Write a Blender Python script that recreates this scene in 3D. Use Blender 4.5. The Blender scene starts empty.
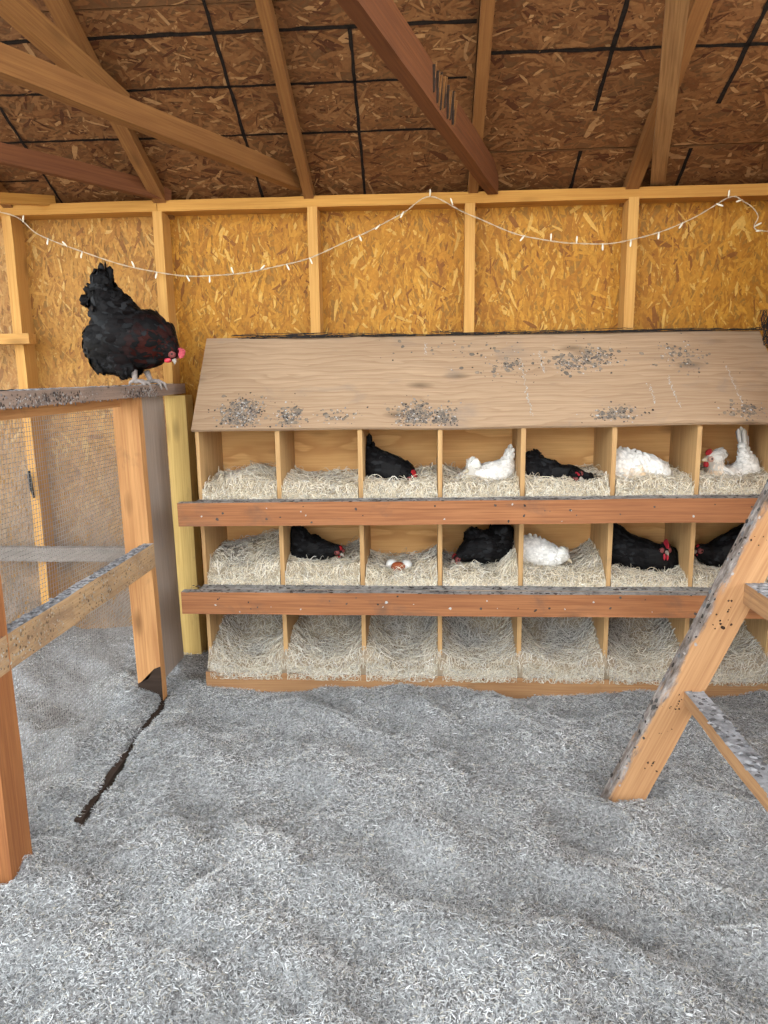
import bpy, bmesh, math, random
import numpy as np
from mathutils import Vector, Matrix, noise as mnoise

S = bpy.context.scene
C = S.collection
PI = math.pi

# ---------------------------------------------------------------- camera, light, exposure
cam_data = bpy.data.cameras.new('camera')
cam = bpy.data.objects.new('camera', cam_data)
C.objects.link(cam)
cam_data.sensor_fit = 'VERTICAL'
cam_data.sensor_height = 36.0
cam_data.sensor_width = 27.0
cam_data.lens = 720.0 / 1024.0 * 36.0
cam_data.clip_start = 0.02
cam.matrix_world = Matrix(((0.99784047, 0.00184021, 0.06565821, 0.0),
                           (0.06420017, 0.1839463, -0.98083745, -2.91993567),
                           (-0.01388253, 0.98293457, 0.18343092, 1.18),
                           (0, 0, 0, 1)))
S.camera = cam

world = bpy.data.worlds.new('sky')
S.world = world
world.use_nodes = True
bg = world.node_tree.nodes['Background']
bg.inputs[0].default_value = (0.88, 0.95, 1.0, 1)
bg.inputs[1].default_value = 1.75

sun_d = bpy.data.lights.new('sun', 'SUN'); sun_d.energy = 4.0; sun_d.angle = .01; sun_d.color = (1.0, .95, .86)
sun = bpy.data.objects.new('sun', sun_d); C.objects.link(sun); sun.rotation_euler = (math.radians(-38), math.radians(6), 0)

S.view_settings.view_transform = 'Standard'
S.view_settings.look = 'None'
S.view_settings.gamma = 1.0
S.view_settings.use_curve_mapping = False
S.view_settings.exposure = 1.6

# ---------------------------------------------------------------- helpers
def link(o, parent=None):
    C.objects.link(o)
    if parent is not None:
        o.parent = parent
    return o

def tag(o, label=None, cat=None, group=None, kind=None):
    if label: o['label'] = label
    if cat: o['category'] = cat
    if group: o['group'] = group
    if kind: o['kind'] = kind
    return o

def empty(name, loc=(0, 0, 0), **k):
    o = bpy.data.objects.new(name, None)
    o.location = loc
    o.empty_display_size = 0.1
    link(o)
    return tag(o, **k)

def np_mesh(name, V, polys, col=None, mat=None, smooth=False):
    """V (n,3); polys list of (m,k) int arrays; col (n,3) colour per vertex"""
    me = bpy.data.meshes.new(name)
    V = np.asarray(V, dtype=np.float32)
    me.vertices.add(len(V))
    me.vertices.foreach_set('co', V.ravel())
    polys = [np.asarray(p, dtype=np.int32) for p in polys if len(p)]
    loops = np.concatenate([p.ravel() for p in polys])
    totals = np.concatenate([np.full(len(p), p.shape[1], dtype=np.int32) for p in polys])
    starts = np.concatenate([[0], np.cumsum(totals)[:-1]]).astype(np.int32)
    me.loops.add(len(loops)); me.loops.foreach_set('vertex_index', loops)
    me.polygons.add(len(totals))
    me.polygons.foreach_set('loop_start', starts)
    me.polygons.foreach_set('loop_total', totals)
    me.polygons.foreach_set('use_smooth', np.full(len(totals), smooth))
    if col is not None:
        a = me.color_attributes.new('Col', 'FLOAT_COLOR', 'POINT')
        c4 = np.ones((len(V), 4), dtype=np.float32); c4[:, :3] = col
        a.data.foreach_set('color', c4.ravel())
    me.update(calc_edges=True)
    me.validate()
    if mat: me.materials.append(mat)
    return me

def np_obj(name, V, polys, col=None, mat=None, parent=None, smooth=False, loc=None):
    V = np.asarray(V, dtype=np.float64)
    if loc is not None: V = V - np.array(loc)
    me = np_mesh(name, V, polys, col, mat, smooth)
    o = bpy.data.objects.new(name, me)
    if loc is not None: o.location = loc
    return link(o, parent)

def bm_obj(name, bm, mat, parent=None, smooth=False, loc=(0, 0, 0)):
    me = bpy.data.meshes.new(name)
    bm.to_mesh(me); bm.free()
    if smooth:
        me.polygons.foreach_set('use_smooth', [True] * len(me.polygons))
    me.materials.append(mat)
    o = bpy.data.objects.new(name, me)
    o.location = loc
    return link(o, parent)

_T = np.random.RandomState(7).rand(256, 256)
def vnoise(x, y, s, seed=0):
    x = np.asarray(x) / s + seed * 17.3 + 1000; y = np.asarray(y) / s + seed * 5.7 + 1000
    xi = np.floor(x).astype(int); yi = np.floor(y).astype(int)
    fx = x - xi; fy = y - yi
    fx = fx * fx * (3 - 2 * fx); fy = fy * fy * (3 - 2 * fy)
    g = lambda a, b: _T[a % 256, b % 256]
    return (g(xi, yi) * (1 - fx) + g(xi + 1, yi) * fx) * (1 - fy) + (g(xi, yi + 1) * (1 - fx) + g(xi + 1, yi + 1) * fx) * fy

# ---------------------------------------------------------------- materials
class NT:
    def __init__(s, name):
        s.m = bpy.data.materials.new(name); s.m.use_nodes = True
        s.t = s.m.node_tree; s.b = s.t.nodes['Principled BSDF']
    def n(s, typ, **k):
        nd = s.t.nodes.new(typ)
        for a, v in k.items(): setattr(nd, a, v)
        return nd
    def l(s, a, b): s.t.links.new(a, b)
    def mix(s, fac, a, b, mode='MIX'):
        nd = s.n('ShaderNodeMix', data_type='RGBA', blend_type=mode)
        for sock, v in ((nd.inputs[0], fac), (nd.inputs[6], a), (nd.inputs[7], b)):
            if hasattr(v, 'links'): s.l(v, sock)
            elif isinstance(v, (int, float)): sock.default_value = v
            else: sock.default_value = (*v, 1)
        return nd.outputs[2]
    def ramp(s, inp, stops):
        r = s.n('ShaderNodeValToRGB'); s.l(inp, r.inputs[0])
        e = r.color_ramp.elements
        while len(e) < len(stops): e.new(0.5)
        for el, (p, c) in zip(e, stops):
            el.position = p
            el.color = (c, c, c, 1) if isinstance(c, (int, float)) else (*c, 1)
        return r.outputs[0]
    def noise(s, vec, scale, detail=4, rough=.55, dist=0):
        nd = s.n('ShaderNodeTexNoise'); s.l(vec, nd.inputs['Vector'])
        nd.inputs['Scale'].default_value = scale; nd.inputs['Detail'].default_value = detail
        nd.inputs['Roughness'].default_value = rough; nd.inputs['Distortion'].default_value = dist
        return nd.outputs[0]
    def mapped(s, vec, scale):
        mp = s.n('ShaderNodeMapping'); s.l(vec, mp.inputs[0]); mp.inputs['Scale'].default_value = scale
        return mp.outputs[0]
    def coords(s):
        tc = s.n('ShaderNodeTexCoord'); oi = s.n('ShaderNodeObjectInfo')
        mu = s.n('ShaderNodeMath', operation='MULTIPLY'); s.l(oi.outputs['Random'], mu.inputs[0]); mu.inputs[1].default_value = 37.0
        ad = s.n('ShaderNodeVectorMath', operation='ADD'); s.l(tc.outputs['Object'], ad.inputs[0]); s.l(mu.outputs[0], ad.inputs[1])
        return ad.outputs[0]
    def bump(s, h, strength=.3, dist=.002):
        b = s.n('ShaderNodeBump'); b.inputs['Strength'].default_value = strength; b.inputs['Distance'].default_value = dist
        s.l(h, b.inputs['Height']); s.l(b.outputs[0], s.b.inputs['Normal'])

def wood(name, light, dark, grain=1.0, knots=.5, dust=0.0, dustcol=(.30, .29, .28), sidedirt=0.0, dirtcol=(.05, .04, .035), rough=.75, ply=False, edge=None, soft=1.0):
    """lumber grain running along the local X axis"""
    m = NT(name)
    v = m.coords()
    if ply:
        w = m.n('ShaderNodeTexWave', wave_type='BANDS', bands_direction='Y', wave_profile='SAW')
        mp = m.mapped(v, (.45, 1.6, 1.6)); m.l(mp, w.inputs[0])
        w.inputs['Scale'].default_value = 6.5 * grain; w.inputs['Distortion'].default_value = 9.0
        w.inputs['Detail'].default_value = 2.5; w.inputs['Detail Scale'].default_value = 1.1; w.inputs['Detail Roughness'].default_value = .45
        g1 = w.outputs[0]
    else:
        g1 = m.noise(m.mapped(v, (1.1, 26 * grain, 26 * grain)), 1.0, 5, .6, 1.2)
    g2 = m.noise(m.mapped(v, (4, 170, 170)), 1.0, 3, .6)
    g3 = m.noise(m.mapped(v, (1.5, 4, 4)), 1.0, 3, .5)
    mid = tuple(.45 * a + .55 * b for a, b in zip(light, dark))
    c = m.ramp(g1, [(.25, mid), (.62, light)]) if not ply else m.mix(soft, light, m.ramp(g1, [(.0, light), (.6, tuple(.65 * a + .35 * b for a, b in zip(light, dark))), (.92, dark), (1.0, light)]))
    c = m.mix(m.ramp(g2, [(.35, .55), (.6, 0.0)]), c, dark)
    c = m.mix(m.ramp(g3, [(.35, .35), (.65, 0.0)]), c, dark)
    # knots
    if knots > 0:
        vo = m.n('ShaderNodeTexVoronoi', feature='F1'); m.l(m.mapped(v, (3.2, 9.5, 9.5)), vo.inputs['Vector']); vo.inputs['Scale'].default_value = 1.0
        k = m.ramp(vo.outputs['Distance'], [(.05, knots), (.13, knots * .45), (.2, 0.0)])
        c = m.mix(k, c, tuple(.35 * a for a in dark))
    # irregular dirt stains
    if sidedirt > 0:
        d = m.noise(m.mapped(v, (5, 9, 9)), 1.0, 6, .65, .6)
        c = m.mix(m.ramp(d, [(.62 - .22 * sidedirt, 0.0), (.78 - .15 * sidedirt, min(1, .4 + sidedirt * .5))]), c, dirtcol)
    if edge:          # grime worn along one arris of the timber
        tc = m.n('ShaderNodeTexCoord'); se = m.n('ShaderNodeSeparateXYZ'); m.l(tc.outputs['Object'], se.inputs[0])
        en = m.noise(m.mapped(v, (9, 30, 30)), 1.0, 5, .65)
        ma = m.n('ShaderNodeMath', operation='MULTIPLY_ADD'); m.l(en, ma.inputs[0]); ma.inputs[1].default_value = .075; m.l(se.outputs[2], ma.inputs[2])
        em = m.ramp(ma.outputs[0], [(edge, 0.0), (edge + .008, .9)])
        ec = m.ramp(m.noise(m.mapped(v, (20, 50, 50)), 1.0, 5, .7), [(.35, (.045, .04, .036)), (.5, (.17, .16, .155)), (.7, (.42, .40, .38))])
        c = m.mix(em, c, ec)
    if dust > 0:      # droppings and dust lying on the upward faces
        ge = m.n('ShaderNodeNewGeometry'); sp = m.n('ShaderNodeSeparateXYZ'); m.l(ge.outputs['Normal'], sp.inputs[0])
        up = m.ramp(sp.outputs[2], [(.45, 0.0), (.75, 1.0)])
        dn = m.noise(m.mapped(v, (14, 14, 14)), 1.0, 6, .7)
        dc = m.ramp(dn, [(.35, tuple(x * .35 for x in dustcol)), (.5, dustcol), (.72, tuple(min(1, x * 1.7) for x in dustcol))])
        mu = m.n('ShaderNodeMath', operation='MULTIPLY'); m.l(up, mu.inputs[0]); mu.inputs[1].default_value = dust
        c = m.mix(mu.outputs[0], c, dc)
    m.l(c, m.b.inputs['Base Color'])
    m.b.inputs['Roughness'].default_value = rough
    m.b.inputs['Specular IOR Level'].default_value = .25
    ad = m.n('ShaderNodeMath', operation='ADD'); m.l(g1, ad.inputs[0]); m.l(g2, ad.inputs[1])
    m.bump(ad.outputs[0], .35, .0015)
    return m.m

def attr_mat(name, rough=.8, spec=.2, var=0.0, sheen=0.0, vscale=60):
    m = NT(name)
    a = m.n('ShaderNodeAttribute', attribute_name='Col')
    c = a.outputs['Color']
    if var:
        tc = m.n('ShaderNodeTexCoord')
        f = m.noise(tc.outputs['Object'], vscale, 3, .6)
        c = m.mix(1.0, c, m.ramp(f, [(.3, 1 - var), (.7, 1 + 0 * var)]), 'MULTIPLY')
    m.l(c, m.b.inputs['Base Color'])
    m.b.inputs['Roughness'].default_value = rough
    m.b.inputs['Specular IOR Level'].default_value = spec
    if sheen:
        m.b.inputs['Sheen Weight'].default_value = sheen
    return m.m

def plain(name, col, rough=.6, spec=.3, metal=0.0, nscale=40, nvar=.25, sss=0.0):
    m = NT(name)
    tc = m.n('ShaderNodeTexCoord')
    f = m.noise(tc.outputs['Object'], nscale, 4, .6)
    c = m.mix(m.ramp(f, [(.3, 1.0), (.7, 0.0)]), col, tuple(x * (1 - nvar) for x in col))
    m.l(c, m.b.inputs['Base Color'])
    m.b.inputs['Roughness'].default_value = rough
    m.b.inputs['Specular IOR Level'].default_value = spec
    m.b.inputs['Metallic'].default_value = metal
    return m.m

M = {}
M['plate'] = wood('pine_top_plate', (.54, .28, .065), (.36, .155, .03), knots=.5)
M['stud'] = wood('pine_stud', (.60, .34, .10), (.40, .18, .045), knots=.5)
M['rafter'] = wood('fir_rafter', (.27, .125, .038), (.14, .052, .015), knots=.4)
M['rafter_red'] = wood('red_fir', (.165, .058, .018), (.085, .025, .009), knots=.3)
M['rafter_grain'] = wood('grainy_fir', (.36, .20, .085), (.13, .055, .02), grain=.35, knots=.3)
M['perch'] = wood('nest_perch_redwood', (.40, .170, .070), (.17, .058, .022), knots=.7, dust=.95, sidedirt=.42, dirtcol=(.11, .07, .05))
M['ply_box'] = wood('nest_plywood_warm', (.82, .49, .20), (.58, .29, .10), knots=.45, ply=True)
M['ply_div'] = wood('nest_divider_plywood', (.60, .38, .17), (.34, .18, .07), grain=1.2, knots=.3, sidedirt=.1)
M['ply_roof'] = wood('nest_roof_plywood', (.47, .325, .205), (.27, .17, .10), grain=1.5, knots=.7, sidedirt=.28, dirtcol=(.24, .19, .155), ply=True, soft=.5)
M['base_board'] = wood('nest_base_fir', (.46, .26, .12), (.24, .11, .045), grain=.7, knots=.6, sidedirt=.2, dust=.6)
M['shelf'] = wood('dusty_shelf', (.34, .25, .17), (.16, .12, .09), knots=.2, dust=.95, sidedirt=.7, dirtcol=(.13, .12, .115))
M['post'] = wood('orange_fir_post', (.60, .315, .125), (.34, .14, .05), grain=.8, knots=.6, sidedirt=.12, dirtcol=(.12, .07, .04))
M['near_post'] = wood('near_fir_post', (.42, .175, .060), (.18, .058, .02), grain=.6, knots=.5)
M['yellow_post'] = wood('yellow_pine_post', (.66, .46, .16), (.42, .26, .08), grain=.8, knots=.6, sidedirt=.05)
M['grey_board'] = wood('weathered_grey_board', (.42, .33, .265), (.26, .205, .17), knots=.3, sidedirt=.25, dirtcol=(.24, .23, .24), dust=.5)
M['rail'] = wood('dirty_perch_rail', (.34, .24, .18), (.17, .12, .10), knots=.3, dust=1.0, dustcol=(.36, .36, .36), sidedirt=.5, dirtcol=(.13, .105, .095))
M['mid_rail'] = wood('crusted_mid_rail', (.56, .38, .21), (.30, .17, .08), knots=.3, dust=1.0, dustcol=(.36, .36, .37), sidedirt=.75, dirtcol=(.20, .125, .08))
M['ladder'] = wood('roost_ladder_fir', (.56, .315, .15), (.33, .155, .065), grain=.9, knots=.5, sidedirt=.08, dirtcol=(.16, .09, .055), edge=.072)
M['ladder_rung'] = wood('roost_rung', (.46, .26, .12), (.2, .10, .05), knots=.4, dust=1.0, dustcol=(.24, .24, .25), sidedirt=.35, dirtcol=(.1, .08, .07))
M['grey_rail'] = wood('dusty_wall_rail', (.25, .21, .18), (.13, .11, .095), knots=.2, sidedirt=.4, dirtcol=(.1, .09, .08), dust=.5)
M['osb'] = attr_mat('osb_flakes', .62, .3, .25, vscale=90)
M['fiber'] = attr_mat('wood_fiber', .85, .1)
M['shaving'] = attr_mat('wood_shaving', .8, .15)
M['crust'] = attr_mat('dried_droppings', .9, .1, .3)
M['feather_black'] = attr_mat('black_feather', .5, .06)
M['feather_white'] = attr_mat('white_feather', .75, .2, sheen=.2)
M['galv'] = plain('galvanised_wire', (.36, .335, .31), .6, .3, .0, nscale=14, nvar=.45)
M['cord'] = plain('cream_cord', (.62, .52, .38), .6)
M['bulb'] = plain('frosted_bulb', (.90, .84, .70), .25, .5, nvar=.08)
M['comb'] = plain('red_comb', (.52, .022, .03), .45, .4, nscale=180, nvar=.35)
M['comb_pink'] = plain('pink_comb', (.56, .028, .05), .4, .45, nscale=180, nvar=.3)
M['face'] = plain('red_face_skin', (.26, .06, .055), .6, .3, nscale=200, nvar=.5)
M['face_pale'] = plain('pale_face_skin', (.62, .40, .32), .7, .2, nvar=.3)
M['beak'] = plain('horn_beak', (.42, .36, .30), .4, .4, nvar=.3)
M['beak_yellow'] = plain('pale_beak', (.70, .60, .42), .4, .4, nvar=.2)
M['eye'] = plain('hen_eye', (.012, .008, .006), .12, .6)
M['leg'] = plain('grey_leg_scales', (.36, .30, .27), .6, .3, nscale=300, nvar=.5)
M['egg_white'] = plain('white_eggshell', (.86, .84, .80), .45, .3, nvar=.04)
M['egg_brown'] = plain('brown_eggshell', (.40, .10, .035), .4, .35, nvar=.2)
M['black_iron'] = plain('black_iron', (.02, .02, .022), .5, .4)
M['tar'] = plain('black_marking_line', (.022, .016, .013), .8, .1, nscale=60, nvar=.6)
M['netting'] = plain('dark_netting', (.035, .03, .028), .8, .1)
M['mud'] = plain('outdoor_soil', (.46, .41, .33), .95, .1, nscale=2, nvar=.4)
M['sunken'] = wood('dark_board_and_gap_shade', (.055, .033, .022), (.02, .012, .008), knots=.0, rough=.9)

# litter base: wood fibre relief, colour darkened to paint shaded gaps between chips
m = NT('litter_base')
tc = m.n('ShaderNodeTexCoord')
f1 = m.noise(tc.outputs['Object'], 120, 5, .85); f2 = m.noise(tc.outputs['Object'], 5, 4, .55)
c = m.ramp(f1, [(.38, (.07, .07, .07)), (.62, (.46, .455, .45))])
c = m.mix(m.ramp(f2, [(.38, .15), (.6, 0.0)]), c, (.16, .157, .155))
m.l(c, m.b.inputs['Base Color']); m.b.inputs['Roughness'].default_value = .95; m.b.inputs['Specular IOR Level'].default_value = .05
m.bump(f1, .6, .004)
M['litter'] = m.m

# ---------------------------------------------------------------- lumber
def board(name, p0, p1, w, h, mat, parent=None, up=(0, 0, 1), seed=None, wob=.0012, bevel=.003, label=None, segs=None):
    """box running from p0 to p1; h along 'up', w across"""
    p0 = Vector(p0); p1 = Vector(p1); d = p1 - p0; L = d.length
    x = d.normalized(); up = Vector(up); y = up.cross(x).normalized(); z = x.cross(y)
    rng = random.Random(sum(map(ord, name)) + round(p0.x * 997) * 31 + round(p0.z * 991) * 17 + round(p0.y * 983) * 7)
    n = segs or max(2, int(L / .12))
    bm = bmesh.new()
    rings = []
    for i in range(n + 1):
        t = i / n - .5
        dy, dz = (rng.uniform(-wob, wob) for _ in range(2)) if 0 < i < n else (0, 0)
        rings.append([bm.verts.new((t * L, sy * w / 2 + dy, sz * h / 2 + dz)) for sy, sz in ((-1, -1), (1, -1), (1, 1), (-1, 1))])
    for a, b in zip(rings[:-1], rings[1:]):
        for k in range(4):
            bm.faces.new((a[k], a[(k + 1) % 4], b[(k + 1) % 4], b[k]))
    bm.faces.new(rings[0][::-1]); bm.faces.new(rings[-1])
    if bevel:
        ed = [e for e in bm.edges if len(e.link_faces) == 2 and e.calc_face_angle() > .8]
        bmesh.ops.bevel(bm, geom=ed, offset=min(bevel, .2 * min(w, h)), segments=1, affect='EDGES')
    bmesh.ops.recalc_face_normals(bm, faces=bm.faces)
    o = bm_obj(name, bm, mat, parent)
    R = Matrix((x, y, z)).transposed().to_4x4()
    M4 = Matrix.Translation((p0 + p1) / 2) @ R
    if parent is not None:
        o.matrix_local = Matrix.Translation(-parent.location) @ M4
    else:
        o.matrix_world = M4
    if label: o['label'] = label
    return o

def osb(name, O, U, V, lu, lv, parent, seed, tones, thick=.012, density=1.0, along=0.0, spread=.9, flen=.058, dusty=0.0):
    """strand board: slab plus overlapping wood flakes; flakes lie on the face U x V"""
    r = np.random.RandomState(seed)
    O = np.array(O, float); U = np.array(U, float); V = np.array(V, float); N = np.cross(U, V)
    n = int(lu * lv * 5200 * density)
    u = r.rand(n) * lu; v = r.rand(n) * lv
    L = flen * (.45 + r.rand(n) * 1.0); W = L * (.07 + .17 * r.rand(n))
    a = along + r.randn(n) * spread
    ca, sa = np.cos(a), np.sin(a)
    shape = np.array([(-.5, -.25), (-.3, -.5), (.32, -.5), (.5, -.1), (.46, .35), (.2, .5), (-.42, .45)])
    k = len(shape)
    sx = shape[:, 0][None] * L[:, None] * (1 + .25 * r.randn(n, k)); sy = shape[:, 1][None] * W[:, None] * (1 + .3 * r.randn(n, k))
    pu = np.clip(u[:, None] + sx * ca[:, None] - sy * sa[:, None], .002, lu - .002)
    pv = np.clip(v[:, None] + sx * sa[:, None] + sy * ca[:, None], .002, lv - .002)
    hz = .0003 + .0026 * r.rand(n)
    tilt = r.randn(n) * .018
    ph = hz[:, None] + sx * tilt[:, None]
    P = O + pu[..., None] * U + pv[..., None] * V + ph[..., None] * N
    P = P.reshape(-1, 3)
    tones = np.array(tones)
    pick = r.rand(n); ti = np.searchsorted(np.cumsum(tones[:, 3]) / tones[:, 3].sum(), pick)
    col = tones[np.clip(ti, 0, len(tones) - 1), :3] * (.92 + .16 * r.rand(n))[:, None]
    colv = np.repeat(col, k, axis=0)
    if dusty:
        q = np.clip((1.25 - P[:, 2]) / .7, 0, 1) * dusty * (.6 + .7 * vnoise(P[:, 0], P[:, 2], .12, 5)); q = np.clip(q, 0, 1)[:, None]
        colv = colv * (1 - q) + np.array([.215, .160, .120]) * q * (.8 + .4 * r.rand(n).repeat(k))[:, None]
    F = np.arange(n * k).reshape(n, k)
    # slab
    c8 = []
    for dz in (0, -thick):
        for du, dv in ((0, 0), (lu, 0), (lu, lv), (0, lv)):
            c8.append(O + du * U + dv * V + dz * N)
    b = n * k
    Fb = np.array([(0, 1, 2, 3), (7, 6, 5, 4), (0, 4, 5, 1), (1, 5, 6, 2), (2, 6, 7, 3), (3, 7, 4, 0)]) + b
    base = tones[:, :3].mean(0) * .7
    P = np.vstack([P, np.array(c8)]); colv = np.vstack([colv, np.tile(base, (8, 1))])
    return np_obj(name, P, [F, Fb], colv, M['osb'], parent)

# ================================================================ SETTING
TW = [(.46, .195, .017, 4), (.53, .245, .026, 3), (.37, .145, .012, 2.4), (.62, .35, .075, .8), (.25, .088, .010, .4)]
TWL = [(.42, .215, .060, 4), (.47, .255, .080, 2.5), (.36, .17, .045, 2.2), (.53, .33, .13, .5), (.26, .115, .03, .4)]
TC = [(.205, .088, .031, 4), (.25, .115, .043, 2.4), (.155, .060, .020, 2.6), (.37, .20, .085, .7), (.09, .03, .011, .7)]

wall = empty('wall_back', (0, .1, 0), kind='structure')
def wp(o):   # keep world placement under an offset parent
    return o
STUDX = [-2.91, -2.296, -1.683, -1.069, -.457, .149, .760]
for i, (x0, x1) in enumerate(zip([-3.0] + STUDX[1:], STUDX[1:] + [1.37])):
    t = TWL if i <= 1 else TW
    xs0, xs1 = x0 + .002, x1 - .002
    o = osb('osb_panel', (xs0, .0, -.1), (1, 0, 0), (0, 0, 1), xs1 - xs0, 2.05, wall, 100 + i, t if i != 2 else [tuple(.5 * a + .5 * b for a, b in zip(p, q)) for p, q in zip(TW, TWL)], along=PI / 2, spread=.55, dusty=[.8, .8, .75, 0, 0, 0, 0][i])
    # normal of U x V is -Y : towards the room
for o in wall.children: o.location = (0, -.01, 0)
for x in STUDX:
    board('stud', (x, .045, -.1), (x, .045, 1.832), .089, .038, M['stud'], wall, up=(1, 0, 0))
board('top_plate', (-3.0, .045, 1.8535), (-1.069, .045, 1.8515), .089, .041, M['plate'], wall)
board('top_plate', (-1.067, .045, 1.8515), (1.36, .045, 1.8455), .089, .041, M['plate'], wall)
board('bottom_plate', (-3.0, .045, .0), (1.262, .045, .0), .089, .038, M['stud'], wall)
board('wall_rail', (-2.9, -.02, .46), (-1.12, -.02, .458), .035, .060, M['grey_rail'], wall, label='dusty grey rail nailed across the studs')
board('wall_ledge', (-2.6, -.03, 1.358), (-1.606, -.03, 1.354), .055, .040, M['stud'], wall)

wr = empty('wall_right', (1.28, 0, 0), kind='structure')
for i, (y0, y1, hh) in enumerate(((-.62, .08, 2.05), (-1.84, -.625, .75), (-4.5, -1.845, .75))):
    osb('osb_panel', (0.08, y1, -.1), (0, -1, 0), (0, 0, 1), y1 - y0, hh, wr, 140 + i, TW, along=PI / 2, spread=.55, density=.5)
for o in wr.children: o.location = (0, 0, 0)
for y in (-.62, -1.23, -1.84, -2.45, -3.06, -3.65, -4.4):
    board('stud', (1.31, y, -.1), (1.31, y, 1.86 - .495 * y), .089, .038, M['stud'], wr, up=(0, 1, 0))

# floor -----------------------------------------------------------
def fence_x(y):          # line of the fence foot
    return -1.0 + .035 * np.clip((-.41 - y) / .75, 0, 1)
def H(x, y):
    x = np.asarray(x, float); y = np.asarray(y, float)
    xr = x * .85 - y * .5; yr = x * .5 + y * .85
    b = 1 - np.abs(2 * vnoise(xr * .8, yr * 1.2, .20, 1) - 1)
    b2 = 1 - np.abs(2 * vnoise(xr, yr, .10, 2) - 1)
    h = .045 * (b - .5) + .070 * (vnoise(xr * .7, yr * 1.2, .14, 6) - .5) + .026 * (b2 - .5) + .014 * (vnoise(x, y, .055, 8) - .5) + .035 * (vnoise(x, y, .5, 3) - .5) + .006 * (vnoise(x, y, .03, 4) - .5)
    near = np.clip((y + .55) / .25, 0, 1)                     # calmer in front of the nest boxes
    h = h * (1 - .45 * near) - .004 * near
    fx = fence_x(y)
    on = np.clip((y + 1.20) / .05, 0, 1) * np.clip((-.36 - y) / .05, 0, 1)
    jag = .018 * (vnoise(x, y, .035, 9) - .5)
    d = x - fx + jag
    left = np.clip(-d / .03, 0, 1) * np.exp(-np.clip(-d, 0, 9) / .15)
    h = h + on * left * .022
    tr = np.exp(-(d / .0105) ** 2) * on * np.clip((vnoise(y, y * 0, .10, 12) - .12) * 4, 0, 1)
    h = h * (1 - .5 * on * np.exp(-(d / .08) ** 2)) - tr * .028
    h = h + .085 * np.clip((y + .50) / .40, 0, 1) * np.clip((-1.10 - x) / .10, 0, 1)      # banked up behind the fence
    h = h - .022 * np.exp(-((x + 1.0) / .10) ** 2 - ((y + 1.42) / .10) ** 2)
    # drift in the corner between fence and nest boxes
    h = h + .035 * np.exp(-((x + 1.0) / .12) ** 2 - ((y + .12) / .16) ** 2)
    return h
nx, ny = 430, 520
gx = np.linspace(-3.0, 1.29, nx); gy = np.linspace(-4.5, .09, ny)
GX, GY = np.meshgrid(gx, gy)
GZ = H(GX, GY)
V = np.stack([GX, GY, GZ], -1).reshape(-1, 3)
ii = (np.arange(ny - 1)[:, None] * nx + np.arange(nx - 1)[None]).ravel()
floor = np_obj('floor', V, [np.stack([ii, ii + 1, ii + nx + 1, ii + nx], 1)], None, M['litter'], smooth=True)
tag(floor, kind='structure')

def ribbons(P, D, L, W, col, curl, seed, up=.35):
    """short bent chips: 2 quads each"""
    r = np.random.RandomState(seed); n = len(P)
    side = np.stack([-D[:, 1], D[:, 0], np.zeros(n)], 1)
    roll = r.randn(n) * .7
    side = side * np.cos(roll)[:, None] + np.array([0, 0, 1.]) * np.sin(roll)[:, None]
    pit = r.randn(n) * up
    Dd = D * np.cos(pit)[:, None] + np.array([0, 0, 1.]) * np.sin(pit)[:, None]
    bend = (curl * L)[:, None] * np.array([0, 0, 1.])
    a = P - Dd * L[:, None] / 2; c = P + Dd * L[:, None] / 2; b = P + bend * (.3 + .7 * r.rand(n))[:, None]
    s = side * W[:, None] / 2
    V = np.stack([a - s * .6, a + s * .6, b + s, b - s, c - s * .5, c + s * .5], 1).reshape(-1, 3)
    i = np.arange(n)[:, None] * 6
    F = np.vstack([i + np.array([0, 1, 2, 3]), i + np.array([3, 2, 5, 4])])
    return V, F, np.repeat(col, 6, 0)

r = np.random.RandomState(11)
def scatter_litter(n, x0, x1, y0, y1, size, seed):
    r = np.random.RandomState(seed)
    x = x0 + (x1 - x0) * r.rand(n); y = y0 + (y1 - y0) * r.rand(n)
    z = H(x, y) + .001 + .008 * r.rand(n)
    ang = r.rand(n) * 2 * PI
    D = np.stack([np.cos(ang), np.sin(ang), 0 * ang], 1)
    L = size * (.5 + r.rand(n) ** 2 * 1.3); W = .0010 + .0015 * r.rand(n)
    base = np.array([[.50, .51, .505], [.62, .63, .625], [.36, .37, .375], [.60, .56, .47], [.21, .215, .225], [.80, .81, .81]]) * .93
    k = r.choice(6, n, p=[.32, .25, .20, .07, .09, .07])
    tone = .76 + .30 * vnoise(x, y, .2, 21) + .30 * (vnoise(x * .6, y, .09, 22) - .45) + .22 * (vnoise(x, y, .035, 23) - .5)  # soiled patches, with shading between clumps also painted into the tone
    col = base[k] * (tone * (.9 + .2 * r.rand(n)))[:, None]
    return ribbons(np.stack([x, y, z], 1), D, L, W, col, .02, seed + 1, .30)
parts = [scatter_litter(215000, -1.2, 1.2, -2.3, -1.35, .0085, 31),
         scatter_litter(185000, -1.3, 1.27, -1.35, -.30, .0098, 33),
         scatter_litter(22000, -2.2, -.88, -1.4, -.02, .013, 35)]
off = 0; Vs = []; Fs = []; Cs = []
for V, F, c in parts:
    Vs.append(V); Fs.append(F + off); Cs.append(c); off += len(V)
o = np_obj('wood_shavings', np.vstack(Vs), [np.vstack(Fs)], np.vstack(Cs), M['shaving'])
tag(o, 'pale grey wood shavings strewn thickly over the whole coop floor', 'bedding', kind='stuff')

bm = bmesh.new(); bmesh.ops.create_grid(bm, x_segments=12, y_segments=12, size=30)
g = bm_obj('ground', bm, M['mud'], loc=(0, 0, -.16)); tag(g, kind='structure')

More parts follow.
